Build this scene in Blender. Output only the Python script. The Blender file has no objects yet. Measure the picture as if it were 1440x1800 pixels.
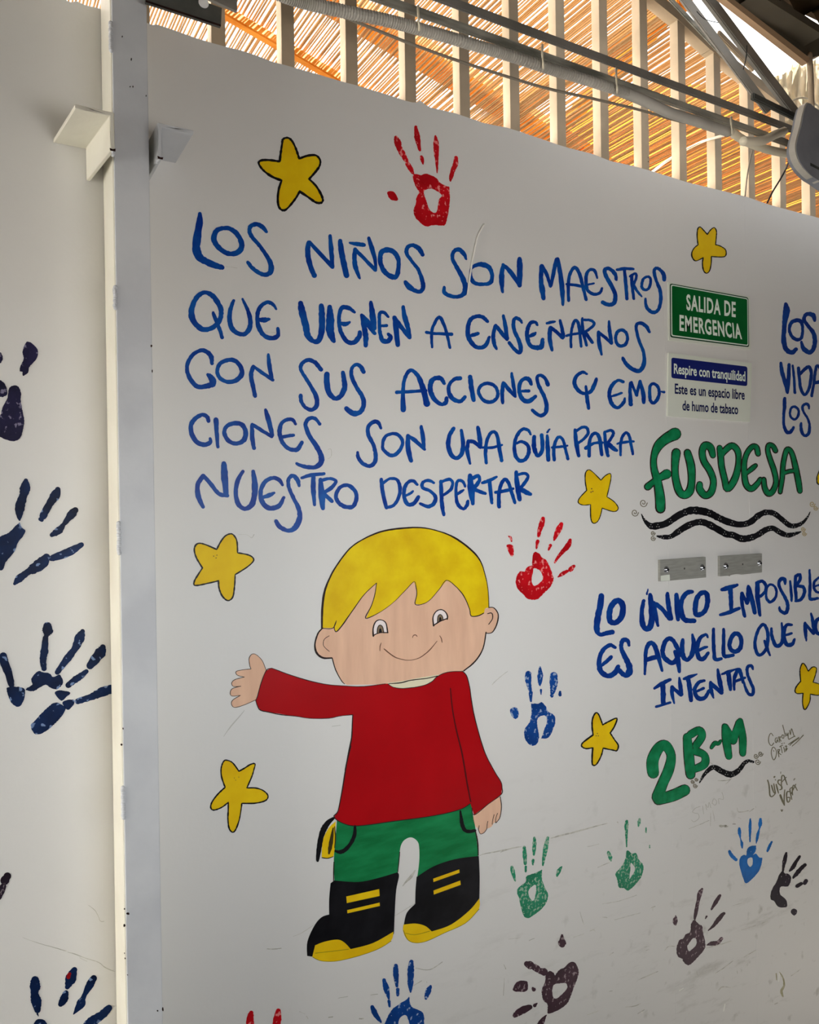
import bpy, bmesh, math, random
from mathutils import Vector, Matrix
from mathutils.geometry import tessellate_polygon
random.seed(7)
SC = bpy.context.scene
COL = SC.collection

# ------------------------------------------------------------------ camera
F = 1400.0                                  # focal length in pixels of a 1440x1800 frame
TH = math.atan(F / 2466.0)                  # the camera looks this far to the right of the wall's normal
DIST = 1.217                                # camera to wall, metres
EYE = Vector((0, -DIST, 1.5))
ROLL = -math.radians(0.905)
FWD = Vector((math.sin(TH), math.cos(TH), 0))
_r = Vector((math.cos(TH), -math.sin(TH), 0)); _u = Vector((0, 0, 1))
RIGHT = math.cos(ROLL) * _r + math.sin(ROLL) * _u
UP = -math.sin(ROLL) * _r + math.cos(ROLL) * _u
cam = bpy.data.cameras.new('camera'); cam.sensor_fit = 'HORIZONTAL'; cam.sensor_width = 36; cam.lens = F / 1440 * 36
cam.clip_start = 0.02; cam.clip_end = 200
co = bpy.data.objects.new('camera', cam); COL.objects.link(co)
co.matrix_world = Matrix(((RIGHT.x, UP.x, -FWD.x, EYE.x), (RIGHT.y, UP.y, -FWD.y, EYE.y), (RIGHT.z, UP.z, -FWD.z, EYE.z), (0, 0, 0, 1)))
SC.camera = co

# ------------------------------------------------------------------ light
SC.view_settings.view_transform = 'Standard'; SC.view_settings.look = 'None'
SC.view_settings.gamma = 1; SC.view_settings.use_curve_mapping = False
SC.view_settings.exposure = 0.7
w = bpy.data.worlds.new('sky'); SC.world = w; w.use_nodes = True
bg = w.node_tree.nodes['Background']; bg.inputs[0].default_value = (0.97, 0.985, 1.0, 1); bg.inputs[1].default_value = 2.0
sun = bpy.data.lights.new('sun', 'SUN'); sun.energy = 36.0; sun.angle = math.radians(3); sun.color = (1, .97, .93)
so = bpy.data.objects.new('sun', sun); COL.objects.link(so)
so.rotation_euler = Vector((0.62, 0.0, 0.78)).to_track_quat('Z', 'Y').to_euler()

al = bpy.data.lights.new('wall_fill', 'AREA'); al.shape = 'RECTANGLE'; al.size = .8; al.size_y = .4; al.energy = 1.9; al.spread = math.radians(105); al.color = (.96, .99, 1)  # added fill lamp behind the camera, brightens the middle of the wall
ao = bpy.data.objects.new('wall_fill', al); COL.objects.link(ao); ao.location = (.7, -1.46, 1.42); ao.rotation_euler = (math.radians(90), 0, 0)

# ------------------------------------------------------------------ helpers
def ray(px, py): return FWD + RIGHT * ((px - 720) / F) + UP * ((900 - py) / F)
def wall(px, py, off=0.0):                  # photo point -> point on the plane y = -off (parallel to the wall)
    r = ray(px, py); return EYE + r * ((DIST - off) / r.y)
def level(px, py, z):                       # photo point -> point at height z
    r = ray(px, py); return EYE + r * ((z - EYE.z) / r.z)

def lin(c): return tuple((v / 255 / 12.92) if v / 255 <= .04045 else ((v / 255 + .055) / 1.055) ** 2.4 for v in c)
KEY = 0.66
_m = {}
def N(nt, t, **kw):
    n = nt.nodes.new(t)
    for k, v in kw.items():
        if hasattr(n, k): setattr(n, k, v)
        else: n.inputs[k].default_value = v
    return n
def mat(name, c, c2=None, scale=8, rough=.5, metal=0, bump=0, bscale=60, stretch=(1, 1, 1), lo=.4, hi=.6, raw=False, spec=.12, trans=0, detail=4):
    if name in _m: return _m[name]
    m = bpy.data.materials.new(name); m.use_nodes = True; nt = m.node_tree; b = nt.nodes['Principled BSDF']
    k = 1 if raw else KEY
    a = tuple(min(v / k, .95) for v in lin(c)) + (1,)
    b.inputs['Base Color'].default_value = a
    b.inputs['Roughness'].default_value = rough; b.inputs['Metallic'].default_value = metal
    b.inputs['Specular IOR Level'].default_value = spec
    tc = N(nt, 'ShaderNodeTexCoord'); mp = N(nt, 'ShaderNodeMapping'); mp.inputs['Scale'].default_value = stretch
    nt.links.new(tc.outputs['Object'], mp.inputs[0])
    if c2:
        no = N(nt, 'ShaderNodeTexNoise'); no.inputs['Scale'].default_value = scale; no.inputs['Detail'].default_value = detail
        rp = N(nt, 'ShaderNodeValToRGB'); rp.color_ramp.elements[0].position = lo; rp.color_ramp.elements[1].position = hi
        rp.color_ramp.elements[0].color = a; rp.color_ramp.elements[1].color = tuple(min(v / k, .95) for v in lin(c2)) + (1,)
        nt.links.new(mp.outputs[0], no.inputs[0]); nt.links.new(no.outputs['Fac'], rp.inputs[0]); nt.links.new(rp.outputs[0], b.inputs['Base Color'])
    if bump:
        n2 = N(nt, 'ShaderNodeTexNoise'); n2.inputs['Scale'].default_value = bscale; n2.inputs['Detail'].default_value = 5
        bp = N(nt, 'ShaderNodeBump'); bp.inputs['Strength'].default_value = bump; bp.inputs['Distance'].default_value = .002
        nt.links.new(mp.outputs[0], n2.inputs[0]); nt.links.new(n2.outputs['Fac'], bp.inputs['Height']); nt.links.new(bp.outputs[0], b.inputs['Normal'])
    if trans:
        tr = N(nt, 'ShaderNodeBsdfTranslucent'); mx = N(nt, 'ShaderNodeMixShader'); mx.inputs[0].default_value = trans
        src = b.inputs['Base Color'].links[0].from_socket if b.inputs['Base Color'].links else None
        if src: nt.links.new(src, tr.inputs[0])
        else: tr.inputs[0].default_value = a
        nt.links.new(b.outputs[0], mx.inputs[1]); nt.links.new(tr.outputs[0], mx.inputs[2])
        nt.links.new(mx.outputs[0], nt.nodes['Material Output'].inputs[0])
    _m[name] = m; return m

def link(name, me, m=None, parent=None, loc=None):
    o = bpy.data.objects.new(name, me); COL.objects.link(o)
    if m and me is not None: me.materials.append(m)
    if parent: o.parent = parent
    if loc is not None: o.location = loc
    return o
def tag(o, label, cat, group=None):
    o['label'] = label; o['category'] = cat
    if group: o['group'] = group
    return o
def thing(name, label, cat, loc=(0, 0, 0), group=None):
    return tag(link(name, None, loc=loc), label, cat, group)
def wloc(o):
    v = Vector((0, 0, 0))
    while o: v += o.location; o = o.parent
    return v
def build(name, bm, m, parent=None, smooth=False, centre=True):   # bm in world coordinates
    base = wloc(parent) if parent else Vector((0, 0, 0))
    me = bpy.data.meshes.new(name)
    if not parent and centre and bm.verts:
        xs = [v.co for v in bm.verts]
        base = Vector((sum(v.x for v in xs) / len(xs), sum(v.y for v in xs) / len(xs), min(v.z for v in xs)))
    bmesh.ops.translate(bm, vec=-base, verts=bm.verts)
    bm.normal_update(); bm.to_mesh(me); bm.free()
    if smooth:
        for p in me.polygons: p.use_smooth = True
    return link(name, me, m, parent, None if parent else base)
def structure(o): o['kind'] = 'structure'; return o

def prism(bm, pts, d):                      # polygon pts (3d, planar) swept by vector d
    d = Vector(d); n = len(pts)
    a = [bm.verts.new(p) for p in pts]; b = [bm.verts.new(Vector(p) + d) for p in pts]
    for t in tessellate_polygon([[Vector(p) for p in pts]]):
        bm.faces.new([a[i] for i in t]); bm.faces.new([b[i] for i in reversed(t)])
    for i in range(n): bm.faces.new((a[i], a[(i + 1) % n], b[(i + 1) % n], b[i]))
def box(bm, lo, hi, bev=0):
    lo = Vector(lo); hi = Vector(hi)
    r = bmesh.ops.create_cube(bm, size=1); vs = r['verts']
    for v in vs: v.co = Vector(((lo.x + hi.x) / 2 + v.co.x * (hi.x - lo.x), (lo.y + hi.y) / 2 + v.co.y * (hi.y - lo.y), (lo.z + hi.z) / 2 + v.co.z * (hi.z - lo.z)))
    if bev:
        es = list({e for v in vs for e in v.link_edges}); bmesh.ops.bevel(bm, geom=es, offset=bev, segments=2, affect='EDGES', profile=.6)
def bar(bm, a, b, wy, wz, bev=0):           # square bar from a to b, wy across (horizontal), wz tall
    a = Vector(a); b = Vector(b); d = (b - a).normalized()
    side = d.cross(Vector((0, 0, 1)))
    if side.length < .01: side = Vector((0, 1, 0))
    side.normalize(); up = side.cross(d).normalized()
    vs = []
    for p in (a, b):
        for s, t in ((-1, -1), (1, -1), (1, 1), (-1, 1)): vs.append(bm.verts.new(p + side * (s * wy / 2) + up * (t * wz / 2)))
    fs = [(0, 1, 2, 3), (7, 6, 5, 4), (0, 4, 5, 1), (1, 5, 6, 2), (2, 6, 7, 3), (3, 7, 4, 0)]
    for f in fs: bm.faces.new([vs[i] for i in f])
    if bev: bmesh.ops.bevel(bm, geom=list({e for v in vs for e in v.link_edges}), offset=bev, segments=2, affect='EDGES')
def tube(bm, pts, r, seg=10, caps=True):
    pts = [Vector(p) for p in pts]; rs = r if isinstance(r, list) else [r] * len(pts); rings = []
    for i, p in enumerate(pts):
        d = (pts[min(i + 1, len(pts) - 1)] - pts[max(i - 1, 0)]).normalized()
        s = d.cross(Vector((0, 0, 1)));
        if s.length < .05: s = d.cross(Vector((0, 1, 0)))
        s.normalize(); u = s.cross(d)
        rings.append([bm.verts.new(p + (s * math.cos(k * 2 * math.pi / seg) + u * math.sin(k * 2 * math.pi / seg)) * rs[i]) for k in range(seg)])
    for a, b in zip(rings, rings[1:]):
        for k in range(seg): bm.faces.new((a[k], a[(k + 1) % seg], b[(k + 1) % seg], b[k]))
    if caps: bm.faces.new(rings[0][::-1]); bm.faces.new(rings[-1])
def catmull(P, closed=False, n=6):
    out = []; m = len(P)
    if m < 3: return list(P)
    rng = range(m if closed else m - 1)
    for i in rng:
        if closed: p0, p1, p2, p3 = P[(i - 1) % m], P[i], P[(i + 1) % m], P[(i + 2) % m]
        else: p0, p1, p2, p3 = P[max(i - 1, 0)], P[i], P[i + 1], P[min(i + 2, m - 1)]
        for k in range(n):
            t = k / n
            out.append(tuple(.5 * (2 * b + (c - a) * t + (2 * a - 5 * b + 4 * c - d) * t * t + (-a + 3 * b - 3 * c + d) * t ** 3) for a, b, c, d in zip(p0, p1, p2, p3)))
    if not closed: out.append(tuple(P[-1]))
    return out

# paint on the wall ------------------------------------------------
# traced lists: "x,y x,y,w ..." in a crop's pixels; crop = (x0, y0, scale); '!' marks a corner; '@x0,y0,s' switches the crop
def parse(s, crop, wdef=4):
    out = []; cr = crop
    for t in s.split():
        if t[0] == '@': cr = tuple(float(v) for v in t[1:].split(',')); continue
        k = t.endswith('!'); v = [float(q) for q in t.rstrip('!').split(',')]
        out.append((cr[0] + v[0] / cr[2], cr[1] + v[1] / cr[2], (v[2] if len(v) > 2 else wdef) / cr[2], k))
    return out
def outline(s, crop, n=5):
    P = parse(s, crop); m = len(P); ks = [i for i in range(m) if P[i][3]]
    if not ks: return [p[:2] for p in catmull([p[:2] for p in P], True, n)]
    out = []
    for a, i in enumerate(ks):
        j = ks[(a + 1) % len(ks)]; span = (j - i) % m or m
        seg = [P[(i + q) % m][:2] for q in range(span + 1)]
        out += catmull(seg, False, n)[:-1] if len(seg) > 2 else [seg[0]]
    return out
def rough(pts, amp, step=2.0, rnd=random):
    out = []; m = len(pts)
    for i in range(m):
        a, b = pts[i], pts[(i + 1) % m]; L = math.hypot(b[0] - a[0], b[1] - a[1]); k = max(1, int(L / step))
        for q in range(k):
            t = q / k; nx, ny = (b[1] - a[1]) / (L or 1), -(b[0] - a[0]) / (L or 1); j = rnd.uniform(-amp, amp)
            out.append((a[0] + (b[0] - a[0]) * t + nx * j, a[1] + (b[1] - a[1]) * t + ny * j))
    return out
def fill(bm, loops, off):                   # loops in photo px, laid on the wall as a coat of paint off metres thick
    L3 = [[wall(x, y) for x, y in l] for l in loops]
    flat = [v for l in L3 for v in l]
    vt = [bm.verts.new((v.x, -off, v.z)) for v in flat]
    for t in tessellate_polygon(L3):
        try: bm.faces.new([vt[i] for i in t])
        except ValueError: pass
    k = 0
    for l in L3:
        vb = [bm.verts.new((v.x, -.00002, v.z)) for v in l]; n = len(l)
        for i in range(n):
            try: bm.faces.new((vt[k + i], vt[k + (i + 1) % n], vb[(i + 1) % n], vb[i]))
            except ValueError: pass
        k += n
def stroke(bm, s, crop, off, grow=0.0, jit=0.0, n=5, wdef=4):
    closed = s[0] == 'c'
    P = parse(s[1:] if closed else s, crop, wdef); P = [p[:3] for p in P]
    if len(P) == 1: P = [P[0], (P[0][0] + .3, P[0][1], P[0][2])]
    Q = catmull(P, closed, n) if len(P) > 2 else [tuple(a + (b - a) * t / 4 for a, b in zip(P[0], P[1])) for t in range(5)]
    if jit: Q = [(x + random.uniform(-jit, jit), y + random.uniform(-jit, jit), w_ * random.uniform(.9, 1.08)) for x, y, w_ in Q]
    Lf, Rt = [], []; m = len(Q)
    for i, (x, y, w_) in enumerate(Q):
        a = Q[(i - 1) % m] if closed else Q[max(i - 1, 0)]; b = Q[(i + 1) % m] if closed else Q[min(i + 1, m - 1)]
        dx, dy = b[0] - a[0], b[1] - a[1]; L = math.hypot(dx, dy) or 1; h = max(w_, .3) / 2 + grow
        Lf.append((x - dy / L * h, y + dx / L * h)); Rt.append((x + dy / L * h, y - dx / L * h))
    def V(p, o=off): q = wall(*p); return bm.verts.new((q.x, -o, q.z))
    l = [V(p, off + .00006 * i / m) for i, p in enumerate(Lf)]; r = [V(p, off + .00006 * i / m) for i, p in enumerate(Rt)]; lb = [V(p, .00002) for p in Lf]; rb = [V(p, .00002) for p in Rt]
    for i in range(m if closed else m - 1):
        j = (i + 1) % m
        for f in ((l[i], l[j], r[j], r[i]), (l[i], lb[i], lb[j], l[j]), (r[i], r[j], rb[j], rb[i])):
            try: bm.faces.new(f)
            except ValueError: pass
    if not closed:
        for e, sg in ((0, -1), (m - 1, 1)):
            x, y, w_ = Q[e]; a = Q[max(e - 1, 0)]; b = Q[min(e + 1, m - 1)]; L = math.hypot(b[0] - a[0], b[1] - a[1]) or 1
            ux, uy = (b[0] - a[0]) / L * sg, (b[1] - a[1]) / L * sg; h = max(w_, .3) / 2 + grow
            arc = []
            for q in range(1, 6):
                t = math.pi * q / 6; c_, s_ = math.cos(t), math.sin(t)
                nx, ny = (Lf[e][0] - x) / h, (Lf[e][1] - y) / h
                arc.append(V((x + (nx * c_ + ux * s_) * h, y + (ny * c_ + uy * s_) * h), off + (.00006 if e else 0)))
            try: bm.faces.new([l[e]] + arc + [r[e]])
            except ValueError: pass
def centre_px(px, py): p = wall(px, py); return Vector((p.x, 0, p.z))

BLUE = mat('blue_brush_paint', (4, 42, 122), (10, 76, 148), scale=30, rough=.35, stretch=(1, 1, 1), lo=.35, hi=.72, bump=.15, bscale=160)
BLUE2 = mat('deep_blue_brush_paint', (4, 38, 110), (10, 60, 132), scale=26, rough=.4, lo=.4, hi=.75, bump=.15, bscale=160)
GREEN = mat('green_brush_paint', (8, 98, 58), (22, 128, 82), scale=40, rough=.4, lo=.4, hi=.8, bump=.2, bscale=150)
GREENP = mat('green_trouser_paint', (6, 92, 48), (22, 120, 70), scale=14, rough=.45, stretch=(1, 1, 4), lo=.35, hi=.8, bump=.2, bscale=150)
YEL = mat('yellow_paint', (196, 158, 8), (212, 178, 16), scale=14, rough=.45, lo=.35, hi=.7, bump=.15, bscale=100)
HAIR = mat('yellow_hair_paint', (190, 156, 6), (212, 184, 14), scale=16, rough=.45, lo=.35, hi=.7, bump=.2, bscale=90)
RED = mat('red_shirt_paint', (138, 1, 8), (152, 3, 12), scale=8, rough=.38, lo=.3, hi=.7, bump=.1, bscale=60)
SKIN = mat('skin_paint', (190, 152, 128), (204, 168, 142), scale=22, rough=.5, stretch=(2.2, 1, .35), lo=.3, hi=.75, bump=.15, bscale=90)
BLACK = mat('black_paint', (9, 9, 13), (18, 18, 22), scale=20, rough=.4, bump=.15, bscale=90)
INK = mat('black_marker_line', (34, 22, 22), rough=.5)
INKB = mat('brown_marker_line', (92, 60, 44), rough=.5)
SPARSE = (186, 184, 178)
def printm(name, c, sp, thr=.66, sc=120, c2=None):
    if name in _m: return _m[name]
    m = mat(name, c, c2 or tuple(min(255, int(v * 1.25 + 10)) for v in c), scale=18, rough=.4, lo=.35, hi=.75, bump=.15, bscale=120)
    nt = m.node_tree; b = nt.nodes['Principled BSDF']; src = b.inputs['Base Color'].links[0].from_socket
    tc = [n for n in nt.nodes if n.type == 'TEX_COORD'][0]
    no = N(nt, 'ShaderNodeTexNoise'); no.inputs['Scale'].default_value = sc; no.inputs['Detail'].default_value = 3
    n3 = N(nt, 'ShaderNodeTexNoise'); n3.inputs['Scale'].default_value = 16
    ad = N(nt, 'ShaderNodeMath', operation='MULTIPLY_ADD'); ad.inputs[1].default_value = .5
    rp = N(nt, 'ShaderNodeValToRGB'); rp.color_ramp.elements[0].position = thr; rp.color_ramp.elements[1].position = thr + .04
    mx = N(nt, 'ShaderNodeMix', data_type='RGBA')
    nt.links.new(tc.outputs['Object'], no.inputs[0]); nt.links.new(tc.outputs['Object'], n3.inputs[0])
    nt.links.new(n3.outputs['Fac'], ad.inputs[0]); nt.links.new(no.outputs['Fac'], ad.inputs[2])
    s2 = N(nt, 'ShaderNodeMath', operation='SUBTRACT'); s2.inputs[1].default_value = .25
    nt.links.new(ad.outputs[0], s2.inputs[0]); nt.links.new(s2.outputs[0], rp.inputs[0]); nt.links.new(rp.outputs[0], mx.inputs[0])
    nt.links.new(src, mx.inputs[6]); mx.inputs[7].default_value = tuple(v / KEY for v in lin(sp)) + (1,)
    nt.links.new(mx.outputs[2], b.inputs['Base Color']); return m

# ------------------------------------------------------------------ the setting
WALLM = bpy.data.materials.new('white_wall_paint'); WALLM.use_nodes = True
def wall_material(m):
    nt = m.node_tree; b = nt.nodes['Principled BSDF']; b.inputs['Roughness'].default_value = .55
    tc = N(nt, 'ShaderNodeTexCoord')
    geo = N(nt, 'ShaderNodeSeparateXYZ'); nt.links.new(tc.outputs['Object'], geo.inputs[0])
    n1 = N(nt, 'ShaderNodeTexNoise'); n1.inputs['Scale'].default_value = 1.6; n1.inputs['Detail'].default_value = 5
    r1 = N(nt, 'ShaderNodeValToRGB'); r1.color_ramp.elements[0].position = .3; r1.color_ramp.elements[1].position = .75
    r1.color_ramp.elements[0].color = (.80, .79, .77, 1); r1.color_ramp.elements[1].color = (.76, .752, .73, 1)
    nt.links.new(tc.outputs['Object'], n1.inputs[0]); nt.links.new(n1.outputs['Fac'], r1.inputs[0])
    # grime and scuffs: streaks of dirt, thicker low down and to the right where hands and shoes rub; the even darkening there paints in dimmer light
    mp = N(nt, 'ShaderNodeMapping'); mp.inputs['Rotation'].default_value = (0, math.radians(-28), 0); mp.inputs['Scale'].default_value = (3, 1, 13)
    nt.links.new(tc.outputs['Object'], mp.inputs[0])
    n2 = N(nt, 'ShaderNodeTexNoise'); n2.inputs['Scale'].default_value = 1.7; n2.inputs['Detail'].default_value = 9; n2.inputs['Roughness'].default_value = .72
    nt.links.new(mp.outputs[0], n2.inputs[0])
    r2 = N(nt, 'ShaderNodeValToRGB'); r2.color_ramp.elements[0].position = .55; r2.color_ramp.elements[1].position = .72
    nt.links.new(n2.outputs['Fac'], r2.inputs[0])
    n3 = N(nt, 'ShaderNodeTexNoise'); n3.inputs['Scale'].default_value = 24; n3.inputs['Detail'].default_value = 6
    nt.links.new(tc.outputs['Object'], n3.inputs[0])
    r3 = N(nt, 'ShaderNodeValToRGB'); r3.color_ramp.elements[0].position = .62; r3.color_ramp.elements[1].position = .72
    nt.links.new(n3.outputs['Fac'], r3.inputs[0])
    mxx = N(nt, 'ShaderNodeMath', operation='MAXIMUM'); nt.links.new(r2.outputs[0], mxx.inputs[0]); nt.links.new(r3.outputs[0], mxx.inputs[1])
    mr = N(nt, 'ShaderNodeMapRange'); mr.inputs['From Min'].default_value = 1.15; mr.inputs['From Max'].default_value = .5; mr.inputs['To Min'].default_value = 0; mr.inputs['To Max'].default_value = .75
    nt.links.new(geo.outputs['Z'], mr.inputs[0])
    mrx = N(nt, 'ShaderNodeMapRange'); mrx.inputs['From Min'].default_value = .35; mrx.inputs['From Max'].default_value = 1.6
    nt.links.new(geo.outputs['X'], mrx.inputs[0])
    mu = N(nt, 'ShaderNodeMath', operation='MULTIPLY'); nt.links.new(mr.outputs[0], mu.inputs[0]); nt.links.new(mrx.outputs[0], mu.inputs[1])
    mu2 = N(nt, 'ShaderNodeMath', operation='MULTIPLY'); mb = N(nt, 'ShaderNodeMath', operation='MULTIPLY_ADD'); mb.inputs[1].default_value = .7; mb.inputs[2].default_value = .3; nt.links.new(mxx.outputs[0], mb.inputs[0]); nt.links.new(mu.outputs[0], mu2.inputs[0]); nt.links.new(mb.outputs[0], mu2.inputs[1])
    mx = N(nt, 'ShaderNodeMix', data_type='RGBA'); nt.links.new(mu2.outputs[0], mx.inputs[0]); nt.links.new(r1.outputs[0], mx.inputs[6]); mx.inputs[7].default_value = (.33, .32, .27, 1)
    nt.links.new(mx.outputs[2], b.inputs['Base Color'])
    n4 = N(nt, 'ShaderNodeTexNoise'); n4.inputs['Scale'].default_value = 140; n4.inputs['Detail'].default_value = 3
    n5 = N(nt, 'ShaderNodeTexNoise'); n5.inputs['Scale'].default_value = 5
    ad = N(nt, 'ShaderNodeMath', operation='MULTIPLY_ADD'); ad.inputs[1].default_value = 3
    nt.links.new(tc.outputs['Object'], n4.inputs[0]); nt.links.new(tc.outputs['Object'], n5.inputs[0]); nt.links.new(n5.outputs['Fac'], ad.inputs[0]); nt.links.new(n4.outputs['Fac'], ad.inputs[2])
    bp = N(nt, 'ShaderNodeBump'); bp.inputs['Strength'].default_value = .2; bp.inputs['Distance'].default_value = .0009
    nt.links.new(ad.outputs[0], bp.inputs['Height']); nt.links.new(bp.outputs[0], b.inputs['Normal'])
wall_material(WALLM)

# painted wall, its ragged top edge traced
TOPC = [(0, -28), (60, -14), (110, -2), (125, 4), (135, 2), (150, 9), (172, 14), (215, 27), (258, 40), (268, 44), (276, 43), (300, 51), (345, 67), (371, 75), (400, 83), (425, 89), (440, 94), (452, 98), (480, 109),
        (500, 114), (560, 131), (600, 143), (627, 150), (660, 160), (680, 166), (713, 177), (725, 180), (733, 180), (738, 176), (748, 184), (757, 189), (800, 199), (830, 209), (850, 216), (868, 220), (890, 224), (913, 231), (960, 247),
        (980, 254), (1000, 260), (1040, 270), (1073, 283), (1110, 291), (1147, 301), (1207, 320), (1260, 333), (1313, 346), (1353, 360), (1390, 370), (1440, 383)]
tp = [wall(x, y) for x, y in TOPC]
front = [Vector((-1.15, 0, 0))] + [Vector((-1.15, 0, 2.226))] + [Vector((p.x, 0, p.z)) for p in tp] + [Vector((2.4, 0, 2.222)), Vector((5.5, 0, 2.222)), Vector((5.5, 0, 0))]
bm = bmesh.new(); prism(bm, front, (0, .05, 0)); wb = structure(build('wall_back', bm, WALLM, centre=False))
gm = mat('concrete_ground', (112, 111, 108), (102, 101, 98), scale=3, rough=.9, raw=True)
bm = bmesh.new(); box(bm, (-14, -12, -.1), (14, 14, 0)); structure(build('floor', bm, mat('dark_soil', (92, 78, 62), (76, 64, 50), scale=3, rough=.9, raw=True), centre=False))
bm = bmesh.new(); box(bm, (-4.45, -4, 0), (-1.7, 4, .012)); structure(build('floor_1', bm, gm, centre=False))  # unseen pale ground patch, laid to bounce light from the left
pm = mat('room_plaster', (104, 102, 100), (92, 91, 90), scale=2, rough=.9, raw=True)
bm = bmesh.new()                            # unseen back wall, set close, with an opening added to shape the light
WY = -1.5; WX0, WX1, WZ0, WZ1 = 0.2, 1.3, 1.15, 1.6
for lo, hi in (((-1.6, WY - .15, 0), (5.5, WY, WZ0)), ((-1.6, WY - .15, WZ1), (5.5, WY, 3.4)), ((-1.6, WY - .15, WZ0), (WX0, WY, WZ1)), ((WX1, WY - .15, WZ0), (5.5, WY, WZ1))): box(bm, lo, hi)
structure(build('wall_front', bm, pm, centre=False))
bm = bmesh.new(); box(bm, (-1.7, -1.65, 2.0), (-1.6, 0, 3.0)); box(bm, (-1.7, -1.65, 0), (-1.6, -.8, 2.0)); structure(build('light_baffle_1', bm, pm, centre=False))  # unseen baffles, added to narrow the daylight from the left
bm = bmesh.new(); box(bm, (-4.6, -6, 0), (-4.45, 5, 2.9)); structure(build('wall_bounce', bm, mat('bounce_white', (236, 233, 226), rough=.9, raw=True), centre=False))  # unseen white wall, added to bounce sun onto left-facing surfaces
bm = bmesh.new(); box(bm, (5.5, -4.2, 0), (5.65, 6, 3.6)); structure(build('wall_right', bm, pm, centre=False))
bm = bmesh.new(); box(bm, (-1.6, WY, 0), (5.5, 0, .012)); structure(build('floor_2', bm, mat('grey_floor_tile', (104, 102, 98), (92, 90, 88), scale=3, rough=.7, raw=True), centre=False))  # unseen dark floor, laid to cut bounce light
bm = bmesh.new(); box(bm, (-1.15, .05, 0), (9, 6, .012)); structure(build('floor_3', bm, mat('dark_soil', (92, 78, 62), (76, 64, 50), scale=3, rough=.9, raw=True), centre=False))  # unseen dark patch, laid to cut bounce light beyond the wall
# vertical taped joints between the wall boards
for k, (xa, ya, wd) in enumerate(((1169, 600, .012), (1312, 560, .02))):
    X = wall(xa, ya).x; bm = bmesh.new(); box(bm, (X, -.00025, .0), (X + wd, 0.01, 2.2), 0); build('joint_strip', bm, WALLM, wb)

# ------------------------------------------------------------------ grille of upright bars on top of the wall
CREAMM = mat('cream_steel_paint', (166, 150, 128), (150, 136, 116), scale=10, rough=.45, bump=.2, bscale=60)
LITW = mat('lit_white_steel_paint', (232, 229, 216), (226, 222, 208), scale=9, rough=.42, bump=.35, bscale=45, raw=True)  # lighter copy of the post paint; side light is put into the colour
WHITEM = mat('white_steel_paint', (176, 178, 181), (166, 168, 172), scale=9, rough=.42, bump=.35, bscale=45)
rail_px = [(1060, -80), (1160, 0), (1197, 30), (1250, 80), (1327, 140), (1368, 172), (1395, 200)]
grille = thing('bar_grille', 'cream steel grille of upright bars standing along the top of the painted wall', 'grille', wall(960, 247))
gx0 = wall(980.7, 253).x
slope_z = lambda X: None
rp3 = [wall(*p) for p in rail_px]
def rail_z(X):
    for a, b in zip(rp3, rp3[1:]):
        if a.x <= X <= b.x: return a.z + (b.z - a.z) * (X - a.x) / (b.x - a.x)
    return 2.36 if X > rp3[-1].x else 3.05
for k in range(-8, 14):
    X = gx0 + .1148 * k
    if X < -.2 or X > 2.3: continue
    bm = bmesh.new(); z1 = min(rail_z(X + .012), 2.98 if X > .95 else 2.51)
    box(bm, (X, .0005, 2.18 if False else 2.205), (X + .0225, .0235, z1), .0012)
    build('baluster', bm, CREAMM, grille)
bm = bmesh.new()
for a, b in zip(rp3, rp3[1:]): bar(bm, Vector((a.x, .012, a.z)), Vector((b.x, .012, b.z)), .026, .022)
build('top_rail', bm, CREAMM, grille)
bm = bmesh.new(); 
for i in range(2):
    p = wall(1140, 277 + 7 * i); bmesh.ops.create_uvsphere(bm, u_segments=8, v_segments=5, radius=.0011, matrix=Matrix.Translation((p.x, .0005, p.z)))
build('rivet', bm, BLACK, grille)

# ------------------------------------------------------------------ steel post in front of the wall, with its welded angle brackets
xl = wall(188.7, 800).x
lo_, hi_ = 0.0, .4
for _ in range(40):
    mid = (lo_ + hi_) / 2
    if wall(205.5, 800, mid).x > xl: lo_ = mid
    else: hi_ = mid
PD = mid; xr = wall(271, 800, PD).x
post = thing('steel_post', 'tall white painted square steel post in front of the wall', 'post', (xl + (xr - xl) / 2, -PD / 2, 0))
bm = bmesh.new()
prof = [(xl, -.001), (xr, -.001), (xr, -PD), (xl + .004, -PD)]
box(bm, (xl, -PD + .0012, 0), (xr, -.001, 2.9), .003); build('post_shaft', bm, LITW, post)
bm = bmesh.new(); box(bm, (xl + .0022, -PD - .0008, 0), (xr - .0005, -PD + .004, 2.9), .0012); build('front_plate', bm, WHITEM, post)
# weld beads on the edge
def weld(py0, py1, name='weld_bead'):
    bm = bmesh.new(); y = py0
    while y < py1:
        p = wall(189 + (y - 0) * .0175 + 3.5, y, PD)
        z = p.z; bmesh.ops.create_uvsphere(bm, u_segments=8, v_segments=6, radius=.0032, matrix=Matrix.Translation((xl + .0012 + random.uniform(-.0006, .0006), -PD + .0004, z))); y += 4
    build(name, bm, WHITEM, post, smooth=True)
weld(40, 90); weld(505, 545); weld(920, 975); weld(1385, 1440)
CHIP = mat('bare_rust_chip', (38, 20, 16), (20, 12, 12), scale=60, rough=.8)
def chip(px, py, wpx, hpx, off):
    bm = bmesh.new(); pts = []
    for k in range(9):
        a = k * 2 * math.pi / 9; r_ = random.uniform(.7, 1.1); p = wall(px + math.cos(a) * wpx / 2 * r_, py + math.sin(a) * hpx / 2 * r_, off + .0012); pts.append(Vector((p.x, p.y, p.z)))
    prism(bm, pts, (0, .0012, 0)); build('paint_chip', bm, CHIP, post)
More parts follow.
